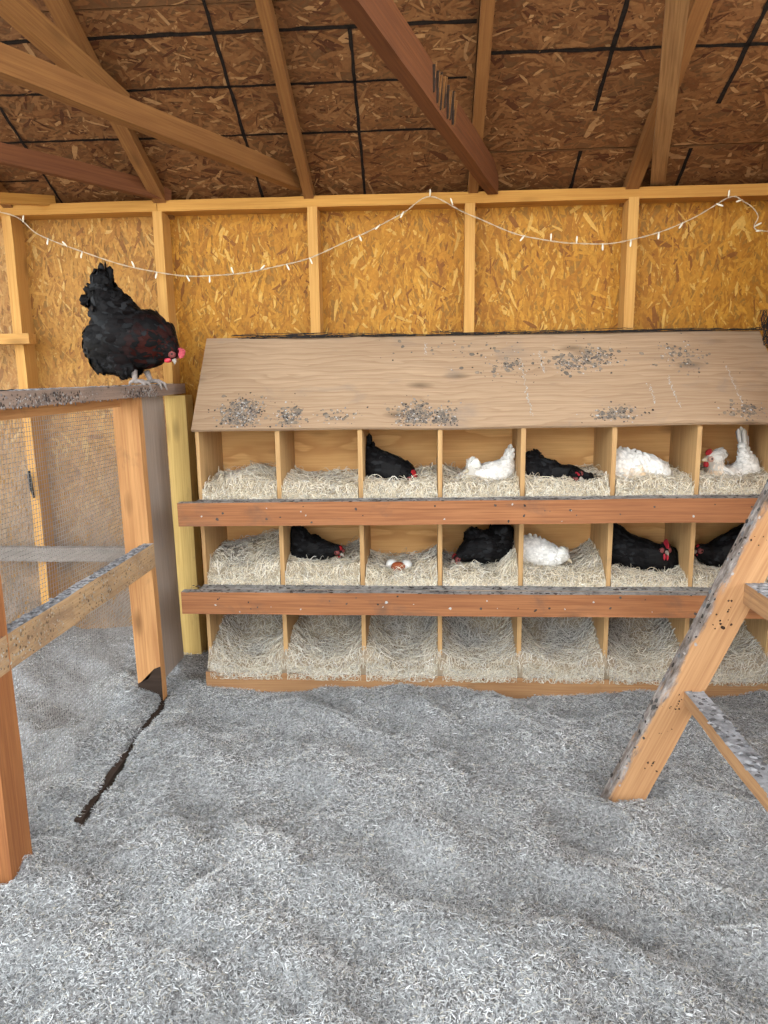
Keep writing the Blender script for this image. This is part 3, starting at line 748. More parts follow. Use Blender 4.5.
# ================================================================ HENS
HENS = {
 'perched': {"chains": [[[-1.187, -0.33, 1.306, 0.055], [-1.141, -0.33, 1.327, 0.088], [-1.085, -0.33, 1.333, 0.105], [-1.016, -0.33, 1.324, 0.095], [-0.976, -0.33, 1.313, 0.072], [-0.946, -0.335, 1.302, 0.046], [-0.927, -0.34, 1.288, 0.03]], [[-1.084, -0.33, 1.346, 0.098], [-1.136, -0.33, 1.424, 0.072], [-1.157, -0.33, 1.479, 0.048], [-1.164, -0.33, 1.527, 0.034]], [[-1.195, -0.33, 1.306, 0.05], [-1.179, -0.33, 1.267, 0.052], [-1.128, -0.33, 1.256, 0.055]], [[-1.091, -0.36, 1.241, 0.035], [-1.089, -0.36, 1.213, 0.018]], [[-1.075, -0.3, 1.249, 0.035], [-1.085, -0.3, 1.217, 0.018]]], "tail": [[[-1.158, -0.33, 1.466], [-1.251, -0.33, 1.457]], [[-1.161, -0.33, 1.472], [-1.253, -0.33, 1.471]], [[-1.156, -0.34, 1.478], [-1.23, -0.34, 1.507]], [[-1.165, -0.32, 1.487], [-1.227, -0.32, 1.526]], [[-1.156, -0.33, 1.493], [-1.205, -0.33, 1.552]], [[-1.148, -0.34, 1.492], [-1.181, -0.34, 1.574]], [[-1.148, -0.33, 1.5], [-1.162, -0.33, 1.595]], [[-1.149, -0.32, 1.501], [-1.148, -0.32, 1.599]], [[-1.141, -0.34, 1.491], [-1.122, -0.34, 1.579]], [[-1.153, -0.33, 1.486], [-1.121, -0.33, 1.56]]], "head": [-0.921, -0.342, 1.28], "dir": [0.25, -0.15, -1.0], "up": [1, 0, 0.15]},
 'u3': {"chains": [[[-0.229, -0.15, 0.867, 0.05], [-0.21, -0.15, 0.836, 0.07], [-0.155, -0.16, 0.821, 0.065], [-0.109, -0.17, 0.807, 0.053], [-0.085, -0.18, 0.8, 0.032]], [[-0.233, -0.15, 0.859, 0.03], [-0.24, -0.15, 0.906, 0.022]], [[-0.159, -0.16, 0.813, 0.05], [-0.121, -0.15, 0.827, 0.034]], [[-0.086, -0.17, 0.799, 0.03], [-0.043, -0.17, 0.787, 0.022], [-0.017, -0.17, 0.775, 0.01]]], "tail": [[[-0.233, -0.15, 0.875], [-0.247, -0.15, 0.96]], [[-0.23, -0.14, 0.874], [-0.236, -0.14, 0.971]], [[-0.224, -0.16, 0.872], [-0.219, -0.16, 0.941]], [[-0.237, -0.15, 0.875], [-0.251, -0.15, 0.925]]], "head": [-0.077, -0.2, 0.807], "dir": [0.5, -0.6, -0.5], "up": [0.1, -0.3, 1]},
 'u4': {"chains": [[[0.288, -0.13, 0.83, 0.035], [0.261, -0.14, 0.808, 0.052], [0.206, -0.15, 0.795, 0.055], [0.156, -0.16, 0.788, 0.052], [0.148, -0.16, 0.812, 0.03], [0.163, -0.17, 0.844, 0.026]], [[0.261, -0.14, 0.808, 0.04], [0.29, -0.14, 0.855, 0.024], [0.305, -0.14, 0.893, 0.014]], [[0.156, -0.16, 0.788, 0.045], [0.11, -0.16, 0.777, 0.03]]], "tail": [[[0.29, -0.14, 0.855], [0.308, -0.14, 0.924]], [[0.293, -0.15, 0.856], [0.315, -0.15, 0.909]], [[0.283, -0.14, 0.851], [0.297, -0.14, 0.909]], [[0.288, -0.13, 0.846], [0.291, -0.13, 0.888]]], "head": [0.152, -0.185, 0.842], "dir": [-0.7, -0.5, -0.5], "up": [-0.1, -0.2, 1]},
 'u5': {"chains": [[[0.371, -0.14, 0.839, 0.045], [0.389, -0.15, 0.817, 0.062], [0.444, -0.16, 0.81, 0.055], [0.492, -0.17, 0.8, 0.044], [0.527, -0.18, 0.809, 0.036], [0.557, -0.2, 0.792, 0.036], [0.585, -0.21, 0.782, 0.036]], [[0.39, -0.14, 0.815, 0.05], [0.393, -0.14, 0.866, 0.03]]], "tail": [[[0.378, -0.14, 0.854], [0.366, -0.14, 0.893]], [[0.388, -0.15, 0.863], [0.383, -0.15, 0.901]], [[0.4, -0.14, 0.862], [0.407, -0.14, 0.896]], [[0.417, -0.13, 0.853], [0.428, -0.13, 0.88]]], "head": [0.536, -0.225, 0.815], "dir": [0.7, -0.5, -0.5], "up": [-0.4, -0.6, 0.7]},
 'u6': {"chains": [[[0.713, -0.14, 0.852, 0.035], [0.734, -0.15, 0.83, 0.066], [0.78, -0.16, 0.82, 0.066], [0.828, -0.16, 0.812, 0.062], [0.859, -0.17, 0.794, 0.047]], [[0.843, -0.15, 0.803, 0.03], [0.874, -0.15, 0.833, 0.02]]], "tail": [[[0.713, -0.14, 0.852], [0.7, -0.14, 0.894]], [[0.718, -0.15, 0.853], [0.708, -0.15, 0.903]], [[0.731, -0.13, 0.847], [0.725, -0.13, 0.889]], [[0.732, -0.14, 0.844], [0.741, -0.14, 0.879]]], "head": [0.877, -0.155, 0.834], "dir": [0.9, 0.3, -0.3], "up": [0, 0, 1]},
 'u7': {"chains": [[[1.194, -0.13, 0.84, 0.035], [1.178, -0.14, 0.804, 0.052], [1.124, -0.15, 0.782, 0.055], [1.079, -0.16, 0.792, 0.048], [1.058, -0.17, 0.831, 0.03], [1.054, -0.175, 0.869, 0.027]], [[1.184, -0.14, 0.819, 0.04], [1.177, -0.14, 0.868, 0.024], [1.167, -0.14, 0.906, 0.016]], [[1.056, -0.17, 0.868, 0.026], [1.07, -0.17, 0.879, 0.024]]], "tail": [[[1.172, -0.14, 0.887], [1.147, -0.14, 0.977]], [[1.175, -0.14, 0.887], [1.157, -0.14, 0.984]], [[1.175, -0.15, 0.888], [1.164, -0.15, 0.977]], [[1.176, -0.13, 0.886], [1.159, -0.13, 0.965]], [[1.18, -0.14, 0.879], [1.178, -0.14, 0.954]]], "head": [1.036, -0.185, 0.866], "dir": [-1, -0.25, 0.0], "up": [0, 0, 1]},
 'm2': {"chains": [[[-0.526, -0.15, 0.557, 0.045], [-0.505, -0.16, 0.523, 0.055], [-0.456, -0.17, 0.517, 0.045], [-0.411, -0.18, 0.516, 0.034], [-0.381, -0.19, 0.518, 0.025]], [[-0.507, -0.15, 0.521, 0.045], [-0.474, -0.15, 0.537, 0.035]]], "tail": [[[-0.526, -0.15, 0.565], [-0.532, -0.15, 0.602]], [[-0.518, -0.15, 0.565], [-0.512, -0.15, 0.598]], [[-0.512, -0.14, 0.555], [-0.495, -0.14, 0.58]]], "head": [-0.365, -0.195, 0.519], "dir": [0.7, -0.5, -0.6], "up": [0.1, -0.3, 1]},
 'm4': {"chains": [[[0.269, -0.13, 0.565, 0.05], [0.253, -0.14, 0.523, 0.065], [0.201, -0.16, 0.52, 0.065], [0.158, -0.17, 0.514, 0.048], [0.126, -0.18, 0.501, 0.03]], [[0.253, -0.14, 0.523, 0.06], [0.276, -0.14, 0.576, 0.04]], [[0.201, -0.16, 0.532, 0.055], [0.166, -0.15, 0.562, 0.035]]], "tail": [[[0.26, -0.14, 0.588], [0.244, -0.14, 0.628]], [[0.275, -0.15, 0.59], [0.27, -0.15, 0.633]], [[0.287, -0.14, 0.58], [0.298, -0.14, 0.62]]], "head": [0.103, -0.19, 0.491], "dir": [-0.8, -0.3, -0.6], "up": [-0.2, -0.3, 1]},
 'm5': {"chains": [[[0.374, -0.14, 0.523, 0.035], [0.392, -0.15, 0.502, 0.058], [0.433, -0.16, 0.496, 0.052], [0.47, -0.17, 0.491, 0.04], [0.496, -0.18, 0.489, 0.027]], [[0.392, -0.15, 0.502, 0.04], [0.403, -0.15, 0.53, 0.026]]], "tail": [[[0.378, -0.14, 0.527], [0.365, -0.14, 0.568]], [[0.388, -0.15, 0.538], [0.383, -0.15, 0.578]], [[0.401, -0.14, 0.536], [0.408, -0.14, 0.572]], [[0.411, -0.15, 0.534], [0.425, -0.15, 0.566]]], "head": [0.51, -0.185, 0.495], "dir": [0.8, -0.3, -0.6], "up": [0.2, -0.3, 1]},
 'm6': {"chains": [[[0.71, -0.13, 0.546, 0.055], [0.74, -0.14, 0.504, 0.075], [0.807, -0.15, 0.487, 0.07], [0.865, -0.16, 0.473, 0.062], [0.897, -0.165, 0.483, 0.052], [0.892, -0.175, 0.517, 0.03]], [[0.726, -0.13, 0.522, 0.05], [0.709, -0.13, 0.573, 0.035]]], "tail": [[[0.709, -0.13, 0.565], [0.688, -0.13, 0.609]], [[0.714, -0.14, 0.572], [0.701, -0.14, 0.615]], [[0.725, -0.13, 0.562], [0.727, -0.13, 0.597]]], "head": [0.883, -0.195, 0.523], "dir": [0.1, -1, -0.2], "up": [0.0, -0.15, 1]},
 'm7': {"chains": [[[1.249, -0.13, 0.562, 0.06], [1.203, -0.14, 0.528, 0.075], [1.137, -0.15, 0.503, 0.068], [1.074, -0.16, 0.49, 0.048], [1.036, -0.17, 0.508, 0.033]]], "tail": [[[1.247, -0.13, 0.585], [1.263, -0.13, 0.624]], [[1.228, -0.14, 0.587], [1.232, -0.14, 0.63]]], "head": [1.017, -0.18, 0.522], "dir": [-0.8, -0.5, -0.3], "up": [0, -0.2, 1]},
}

def remeshed_body(name, spheres, voxel, sy, mat, parent, cx, col):
    bm = bmesh.new()
    for (x, y, z, rad) in spheres:
        bmesh.ops.create_icosphere(bm, subdivisions=2, radius=rad, matrix=Matrix.Translation((x, y, z)) @ Matrix.Diagonal((1, sy if rad > .04 else 1, 1, 1)))
    me = bpy.data.meshes.new('tmp'); bm.to_mesh(me); bm.free()
    t = bpy.data.objects.new('tmp', me); C.objects.link(t)
    rm = t.modifiers.new('r', 'REMESH'); rm.mode = 'VOXEL'; rm.voxel_size = voxel
    sm = t.modifiers.new('s', 'SMOOTH'); sm.factor = .7; sm.iterations = 8
    dg = bpy.context.evaluated_depsgraph_get(); dg.update()
    me2 = bpy.data.meshes.new_from_object(t.evaluated_get(dg))
    bpy.data.objects.remove(t); bpy.data.meshes.remove(me)
    me2.name = name
    me2.polygons.foreach_set('use_smooth', [True] * len(me2.polygons))
    a = me2.color_attributes.new('Col', 'FLOAT_COLOR', 'POINT')
    nv = len(me2.vertices); a.data.foreach_set('color', np.tile([*col, 1.0], nv).astype(np.float32))
    me2.materials.clear(); me2.materials.append(mat)
    o = bpy.data.objects.new(name, me2); link(o, parent)
    return o

LEAF = np.array([(0, 0, 0), (.3, -.42, 0), (.35, 0, .10), (.3, .42, 0), (.72, -.40, -.02), (.75, 0, .07), (.72, .40, -.02), (1.0, 0, -.10), (.93, -.22, -.06), (.93, .22, -.06)])
LQ = np.array([(1, 4, 5, 2), (2, 5, 6, 3), (4, 8, 7, 5), (5, 7, 9, 6)]); LT = np.array([(0, 1, 2), (0, 2, 3)])
def feathers_np(P, D, N, L, W, tilt, bend):
    n = len(P)
    D = D - (D * N).sum(1, keepdims=True) * N; D /= np.linalg.norm(D, axis=1, keepdims=True) + 1e-9
    Sd = np.cross(N, D)
    ct, st = np.cos(tilt)[:, None], np.sin(tilt)[:, None]
    D2 = D * ct + N * st; N2 = N * ct - D * st
    lf = LEAF[None]
    x = lf[..., 0] * L[:, None]; y = lf[..., 1] * W[:, None]; z = lf[..., 2] * W[:, None] - bend[:, None] * lf[..., 0] ** 2 * L[:, None]
    V = P[:, None] + x[..., None] * D2[:, None] + y[..., None] * Sd[:, None] + z[..., None] * N2[:, None]
    i = np.arange(n)[:, None, None] * len(LEAF)
    return V.reshape(-1, 3), (LQ[None] + i).reshape(-1, 4), (LT[None] + i).reshape(-1, 3)

def lathe(bm, pts, radii, k=10):
    """tube through pts with radii, closed"""
    rings = []
    for i, (p, rd) in enumerate(zip(pts, radii)):
        p = Vector(p); a = Vector(pts[max(0, i - 1)]); b = Vector(pts[min(len(pts) - 1, i + 1)])
        d = (b - a).normalized(); t = d.orthogonal().normalized(); s = d.cross(t)
        rings.append([bm.verts.new(p + (t * math.cos(2 * PI * j / k) + s * math.sin(2 * PI * j / k)) * rd) for j in range(k)])
    for A, B in zip(rings[:-1], rings[1:]):
        # align rings
        best = min(range(k), key=lambda s: (A[0].co - B[s].co).length)
        for j in range(k): bm.faces.new((A[j], A[(j + 1) % k], B[(best + j + 1) % k], B[(best + j) % k]))
    bm.faces.new(rings[0][::-1]); bm.faces.new(rings[-1])

def make_hen(key, label, kind, group=None, n=1500, crest=False, comb='comb', comb_size=1.0, legs=False, fluff=0.0, hackle=None, patch=None, bare=False, voxel=.006, sy=.85):
    h = HENS[key]
    black = kind == 'black'
    mat = M['feather_black'] if black else M['feather_white']
    chains = h['chains']
    allp = np.array([q for ch in chains for q in ch])
    loc = (float(allp[:, 0].mean()), float(allp[:, 1].mean()), float((allp[:, 2] - allp[:, 3]).min()))
    root = empty('hen', loc, label=label, cat='hen', group=group)
    lo = np.array(loc)
    sph = []; flow = []; reg = []
    for ci, ch in enumerate(chains):
        for a, b in zip(ch[:-1], ch[1:]):
            a = np.array(a); b = np.array(b); dist = np.linalg.norm(b[:3] - a[:3])
            m_ = max(2, int(dist / (.3 * min(a[3], b[3])))); d = (a[:3] - b[:3]) / (dist + 1e-9)
            if ci > 0: d = -d * .6 + np.array([0, 0, -.2])
            for i in range(m_):
                t = i / m_; q = a * (1 - t) + b * t; sph.append((*(q[:3] - lo), q[3])); flow.append(d); reg.append((ci, t))
        q = ch[-1]; sph.append((*(np.array(q[:3]) - lo), q[3])); flow.append(d); reg.append((ci, 1))
    hd = np.array(h['head']) - lo; f = np.array(h['dir'], float); f /= np.linalg.norm(f)
    up = np.array(h['up'], float); up -= f * (up @ f); up /= np.linalg.norm(up); sd = np.cross(f, up)
    hr = .0205 if not legs else .025
    sph.append((*hd, hr)); flow.append(-f); reg.append((0, 2))
    sph.append((*(hd + f * hr * .55 - up * hr * .15), hr * .7)); flow.append(-f); reg.append((0, 2))
    sph2 = np.array(sph); flow = np.array(flow)
    bodycol = (.010, .009, .009) if black else (.62, .58, .52)
    body = remeshed_body('body', sph, voxel, sy, mat, root, loc[0], bodycol)
    # ---- plumage
    me = body.data
    nv = len(me.vertices); co = np.empty(nv * 3); me.vertices.foreach_get('co', co); co = co.reshape(-1, 3)
    no = np.empty(nv * 3, dtype=np.float32); me.vertex_normals.foreach_get('vector', no); no = no.reshape(-1, 3).astype(float)
    r = np.random.RandomState(sum(map(ord, key)))
    idx = r.randint(0, nv, n); P = co[idx] + no[idx] * .001; N = no[idx]
    dd = np.linalg.norm(P[:, None] - sph2[None, :, :3], axis=2) - sph2[None, :, 3]
    ni = dd.argmin(1); D = flow[ni] + r.randn(n, 3) * (.22 + fluff * .5)
    dh = np.linalg.norm(P - hd, axis=1)
    keep = ~((dh < hr * 1.25) & (((P - hd) @ f) > -.2 * hr) & (((P - hd) @ up) < (.2 * hr)))
    P, N, D, dh, ni = P[keep], N[keep], D[keep], dh[keep], ni[keep]
    n = len(P); rs = sph2[ni, 3]
    L = np.clip(.015 + .28 * rs * (.7 + .6 * r.rand(n)), .013, .042) * (1.3 if legs else 1.0); L = np.where(dh < hr * 2, .014, L)
    W = L * (.42 + .2 * r.rand(n))
    tilt = .10 + .20 * r.rand(n) + fluff * (.5 * r.rand(n)); bend = .1 + .25 * r.rand(n) + fluff * .3
    Vf, Q, T = feathers_np(P, D, N, L, W, tilt, bend)
    if black:
        c = np.array([.0075, .007, .0073]) * (.5 + 1.0 * r.rand(n))[:, None]
        sheen = (r.rand(n) < .16)[:, None]; c = np.where(sheen, c + np.array([.010, .011, .012]), c)
        if hackle is not None:
            hp = np.array(hackle[:3]) - lo; q = np.exp(-(np.linalg.norm((P - hp) * np.array([1, .5, 1]), axis=1) / hackle[3]) ** 2)
            q = (q * (r.rand(n) < .5))[:, None]; c = c * (1 - q) + np.array([.035, .006, .0035]) * q
    else:
        c = np.array([.86, .83, .78]) * (.82 + .2 * r.rand(n))[:, None]
        if patch is not None:
            hp = np.array(patch[:3]) - lo; q = np.exp(-(np.linalg.norm(P - hp, axis=1) / patch[3]) ** 2)[:, None]
            c = c * (1 - q) + np.array([.72, .50, .28]) * q
    cv = np.repeat(c, len(LEAF), 0)
    mid = np.tile(np.array([[.75], [1], [1.12], [1], [1], [1.2], [1], [.9], [.9], [.9]]), (n, 1)); cv = cv * mid
    pl = np_obj('plumage', Vf, [Q, T], cv, mat, root, smooth=True); pl['kind'] = 'stuff'
    # ---- tail feathers, each its own part
    tfm = None
    for ti, (a, b) in enumerate(h['tail']):
        a = np.array(a) - lo; b = np.array(b) - lo; d = b - a; Lt = np.linalg.norm(d); d /= Lt
        k = 9; s = np.array([0, 1, 0]) + r.randn(3) * .25; s -= d * (s @ d); s /= np.linalg.norm(s); nn = np.cross(d, s)
        wd = min(.040 if legs else .022, Lt * .45); Vt = []
        for i in range(k):
            t = i / (k - 1); w = wd * (math.sin(min(1, t * 1.5 + .18) * PI / 2)) * (1 if t < .8 else math.sqrt(max(.0, 1 - ((t - .8) / .2) ** 2)) * .95 + .05) / 2
            cpt = a + d * Lt * t * (1.0 if black else 1.0) + nn * (.05 * math.sin(t * 2.2) * Lt)
            wide = s * .55 + nn * .83
            Vt += [cpt - wide * w, cpt + s * .0015, cpt + wide * w, cpt - s * .0012]
        Ft = []
        for i in range(k - 1):
            o4 = i * 4
            for j in range(4): Ft.append((o4 + j, o4 + (j + 1) % 4, o4 + 4 + (j + 1) % 4, o4 + 4 + j))
        Ft += [(3, 2, 1, 0), (k * 4 - 4, k * 4 - 3, k * 4 - 2, k * 4 - 1)]
        base = np.array([.008, .0075, .008]) * r.uniform(.6, 1.6) if black else np.array([.84, .80, .74]) * r.uniform(.85, 1.05)
        np_obj('tail_feather', Vt, [np.array(Ft)], np.tile(base, (len(Vt), 1)), mat, root, smooth=True)
    # ---- wings: a shell of long overlapping feathers on each flank
    bi = len(chains[0]) // 3
    q0 = np.array(chains[0][max(1, bi)]); q1 = np.array(chains[0][min(len(chains[0]) - 2, bi + 2)])
    wc = (q0[:3] + q1[:3]) / 2 - lo; fw = q1[:3] - q0[:3]; fl = np.linalg.norm(fw) + 1e-9; fw /= fl; wr_ = .5 * (q0[3] + q1[3])
    for sgn in (-1, 1):
        Pw = []; Dw = []; Nw = []; Lw = []; Ww = []
        rows_ = 5; per = 8
        for rI in range(rows_):
            for j in range(per):
                a = (rI / (rows_ - 1)); t = j / (per - 1) - .5
                px_ = fw * (wr_ * (.75 - 1.15 * a)) + np.array([0, 0, 1]) * (wr_ * (.55 - .75 * (j / (per - 1)) + .10 * a))
                hgt = sgn * sy * wr_ * (math.sqrt(max(.05, 1 - (px_ @ px_) / (wr_ * 1.15) ** 2)) + .05)
                Pw.append(wc + px_ + np.array([0, hgt, 0])); nn = np.array([0, sgn, 0]) + px_ / wr_ * .45; nn /= np.linalg.norm(nn)
                Nw.append(nn); Dw.append(-fw + np.array([0, 0, -.12 + .28 * t])); Lw.append(wr_ * (.45 + .45 * a)); Ww.append(wr_ * .24)
        nW = len(Pw)
        Vw, Qw, Tw = feathers_np(np.array(Pw), np.array(Dw), np.array(Nw), np.array(Lw), np.array(Ww), np.full(nW, .10), np.full(nW, .12))
        cw = (np.array([.013, .0125, .0125]) if black else np.array([.84, .81, .76])) * (.75 + .5 * r.rand(nW))[:, None]
        np_obj('wing', Vw, [Qw, Tw], np.repeat(cw, len(LEAF), 0), mat, root, smooth=True)
    # ---- head parts
    vv = lambda a: Vector(tuple(a))
    bm = bmesh.new()
    hb = hd + f * hr * 1.0
    lathe(bm, [vv(hb), vv(hb + f * .008 + up * .001), vv(hb + f * .015 - up * .002), vv(hb + f * .020 - up * .006)], [.0065, .0055, .0034, .0006], 8)
    lathe(bm, [vv(hb - up * .005), vv(hb + f * .007 - up * .005), vv(hb + f * .013 - up * .006)], [.0045, .0036, .0008], 8)
    bmesh.ops.recalc_face_normals(bm, faces=bm.faces)
    bm_obj('beak', bm, M['beak' if black else 'beak_yellow'], root, smooth=True)
    for sgn in (() if bare else (-1, 1)):
        bm = bmesh.new()
        bmesh.ops.create_uvsphere(bm, u_segments=14, v_segments=10, radius=1, matrix=Matrix.Translation(vv(hd + f * hr * .45 + sd * sgn * hr * .62 + up * hr * .05)) @ Matrix.Diagonal((hr * .55, hr * .42, hr * .55, 1)))
        fc = bm_obj('face_skin', bm, M['face' if black else 'face_pale'], root, smooth=True)
        bm = bmesh.new()
        bmesh.ops.create_uvsphere(bm, u_segments=10, v_segments=8, radius=.0036, matrix=Matrix.Translation(vv(hd + f * hr * .50 + sd * sgn * hr * 1.02 + up * hr * .15)))
        bm_obj('eye', bm, M['eye'], fc, smooth=True)
        # wattle
        wl = .011 * comb_size
        wcn = hd + f * hr * .95 + sd * sgn * .006 - up * (hr * .55 + wl * .7)
        B = Matrix((tuple(f), tuple(sd), tuple(up))).transposed().to_4x4()
        bm = bmesh.new(); bmesh.ops.create_uvsphere(bm, u_segments=14, v_segments=10, radius=1, matrix=Matrix.Translation(vv(wcn)) @ B @ Matrix.Diagonal((wl * .62, wl * .28, wl, 1)))
        bm_obj('wattle', bm, M[comb], root, smooth=True)
    # comb: serrated blade
    if bare: comb_size = .0
    prof = [(-.9, .35), (-.85, 1.05), (-.55, .45), (-.42, 1.5), (-.12, .5), (.08, 1.7), (.35, .5), (.55, 1.5), (.80, .4), (1.05, 1.0), (1.15, .25), (.9, .05), (-.5, .05)]
    cs = .019 * comb_size
    bm = bmesh.new(); lay = []
    for off_ in (-.0022, .0022):
        lay.append([bm.verts.new(vv(hd + f * (hr * .35 + x * cs * .8) + up * (hr * .72 + z * cs * .75) + sd * off_ * (1.2 - .35 * z))) for x, z in prof])
    bm.faces.new(lay[0]); bm.faces.new(lay[1][::-1])
    for i in range(len(prof)):
        j = (i + 1) % len(prof); bm.faces.new((lay[0][i], lay[1][i], lay[1][j], lay[0][j]))
    bmesh.ops.triangulate(bm, faces=[x for x in bm.faces if len(x.verts) > 4])
    bmesh.ops.recalc_face_normals(bm, faces=bm.faces)
    if bare: bm.free()
    else: bm_obj('comb', bm, M[comb], root)
    if crest:
        nC = 160; rC = r.randn(nC, 3); rC /= np.linalg.norm(rC, axis=1, keepdims=True)
        sel = (rC @ up > -.25); rC = rC[sel]; nC = len(rC); cc = hd - f * hr * .35 + up * hr * .35
        Vc, Qc, Tc = feathers_np(cc + rC * hr * .75, np.tile(-f, (nC, 1)) + rC * .3 - up * .35, rC, np.full(nC, .026), np.full(nC, .010), np.full(nC, .35), np.full(nC, .5))
        c0 = np.array([.90, .87, .80]) if not black else np.array([.02, .02, .02])
        np_obj('crest', Vc, [Qc, Tc], np.repeat(c0 * (.85 + .2 * r.rand(nC))[:, None], len(LEAF), 0), mat, root, smooth=True)
    # legs
    if legs:
        for (hx, hy, hz), (fx, fy, fz) in legs:
            bm = bmesh.new(); A = Vector((hx, hy, hz)) - Vector(loc); Bp = Vector((fx, fy, fz)) - Vector(loc)
            lathe(bm, [A, A.lerp(Bp, .5), Bp + Vector((0, 0, .006))], [.013, .0095, .009], 10)
            for (tx, ty, drop, ln) in ((1, -.45, .022, .048), (1, .02, .026, .056), (1, .5, .016, .046), (-1, -.1, .006, .024)):
                dv = Vector((tx, ty, 0)).normalized()
                p0 = Bp + Vector((0, 0, .007)); p1 = Bp + dv * ln * .45 + Vector((0, 0, .008)); p2 = Bp + dv * ln * .82 + Vector((0, 0, .004 if drop < .01 else -.001)); p3 = Bp + dv * ln + Vector((0, 0, -drop))
                lathe(bm, [p0, p1, p2, p3], [.0085, .0068, .006, .0032], 8)
            bmesh.ops.recalc_face_normals(bm, faces=bm.faces)
            bm_obj('leg', bm, M['leg'], root, smooth=True)
    # a hen in a box never reaches through the dividers
    if not legs:
        for a, b in zip(DX[:-1], DX[1:]):
            if a < loc[0] < b:
                for ch in root.children_recursive:
                    me = ch.data; k = len(me.vertices); q = np.empty(k * 3); me.vertices.foreach_get('co', q); q = q.reshape(-1, 3)
                    q[:, 0] = np.clip(q[:, 0], a + .0105 - loc[0], b - .0105 - loc[0]); q[:, 1] = np.minimum(q[:, 1], -.013 - loc[1])
                    me.vertices.foreach_set('co', q.ravel()); me.update()
    return root

NG = 'hens sitting in the nest boxes'
make_hen('perched', 'large black hen with reddish neck bending down on the fence rail', 'black', n=5200, comb='comb_pink', comb_size=1.2, voxel=.008, sy=.78,
         legs=[((-1.063, -.355, 1.215), (-1.050, -.375, 1.172)), ((-1.040, -.295, 1.215), (-1.022, -.300, 1.172))], hackle=(-.935, -.36, 1.27, .085))
make_hen('u3', 'black hen with raised tail in upper row, third box from left', 'black', NG)
make_hen('u4', 'white hen with pointed tail and drooping head in upper row, fourth box', 'white', NG, bare=True, crest=True, fluff=.2)
make_hen('u5', 'black crested hen lying low with pinkish face in upper row', 'black', NG, comb='comb_pink', comb_size=.6, fluff=.25)
make_hen('u6', 'fluffy white hen seen from behind with buff patch, upper row sixth box', 'white', NG, bare=True, fluff=.9, patch=(.765, -.20, .79, .035))
make_hen('u7', 'white hen with buff neck, upright tail and red wattles in rightmost upper box', 'white', NG, crest=True, comb_size=1.0, fluff=.15, patch=(1.04, -.19, .80, .05))
make_hen('m2', 'dark hen half hidden by wood wool in middle row, second box from left', 'black', NG, comb_size=.6)
make_hen('m4', 'broad black hen with hidden head in middle row, fourth box from left', 'black', NG, comb_size=.4)
make_hen('m5', 'white hen with tucked round head in middle row, fifth box from left', 'white', NG, crest=True, bare=True, fluff=.5)
make_hen('m6', 'glossy black hen with upright bright red comb facing out, middle row', 'black', NG, n=1500, comb='comb_pink', comb_size=1.35)
make_hen('m7', 'black hen partly behind the ladder leg in rightmost middle box', 'black', NG, n=1400, comb_size=.4)

# ================================================================ FENCE
fence = empty('wire_fence', (-1.04, -.9, 0), label='low wooden fence with wire mesh running to the back wall on the left', cat='fence')
FL = fence.location
board('post', (-1.051, -.430, -.08), (-1.066, -.430, 1.124), .092, .040, M['post'], fence, up=(0, 1, 0), label='orange middle post with a blackened foot')
board('post', (-1.046, -1.405, -.08), (-1.046, -1.405, 1.120), .090, .090, M['near_post'], fence, up=(0, 1, 0), label='reddish near post')
board('post', (-1.014, -.050, -.05), (-1.014, -.050, 1.122), .084, .084, M['yellow_post'], fence, up=(0, 1, 0), label='yellow post beside the nest boxes')
board('board', (-1.036, -.275, .05), (-1.050, -.275, 1.124), .26, .016, M['grey_board'], fence, up=(1, 0, 0), label='weathered grey vertical board')
board('top_rail', (-1.045, .0, 1.148), (-1.045, -1.75, 1.139), .090, .040, M['rail'], fence, wob=.002)
board('middle_rail', (-1.018, -.445, .560), (-1.018, -1.70, .551), .036, .088, M['mid_rail'], fence, wob=.002)
board('batten', (-1.085, -.46, 1.110), (-1.085, -1.75, 1.101), .014, .034, M['post'], fence)
board('buried_board', (-1.004, -.405, -.026), (-.970, -1.19, -.026), .022, .05, M['sunken'], fence)
# black stain at the post foot
bm = bmesh.new()
prof = [(-.0455, .0), (.0455, .0), (.0455, .135), (.02, .125), (-.005, .085), (-.03, .075), (-.0455, .065)]
vs = [bm.verts.new((x - 1.0525, -.4512, z)) for x, z in prof]; ve = [bm.verts.new((x - 1.0525, -.4500, z)) for x, z in prof]
bm.faces.new(vs); bm.faces.new(ve[::-1])
for i in range(len(prof)): bm.faces.new((vs[i], ve[i], ve[(i + 1) % len(prof)], vs[(i + 1) % len(prof)]))
bmesh.ops.triangulate(bm, faces=[f for f in bm.faces if len(f.verts) > 4])
bmesh.ops.recalc_face_normals(bm, faces=bm.faces)
o = bm_obj('tar_stain', bm, M['sunken'], fence, loc=tuple(-FL)); o['label'] = 'black stain at foot of post'

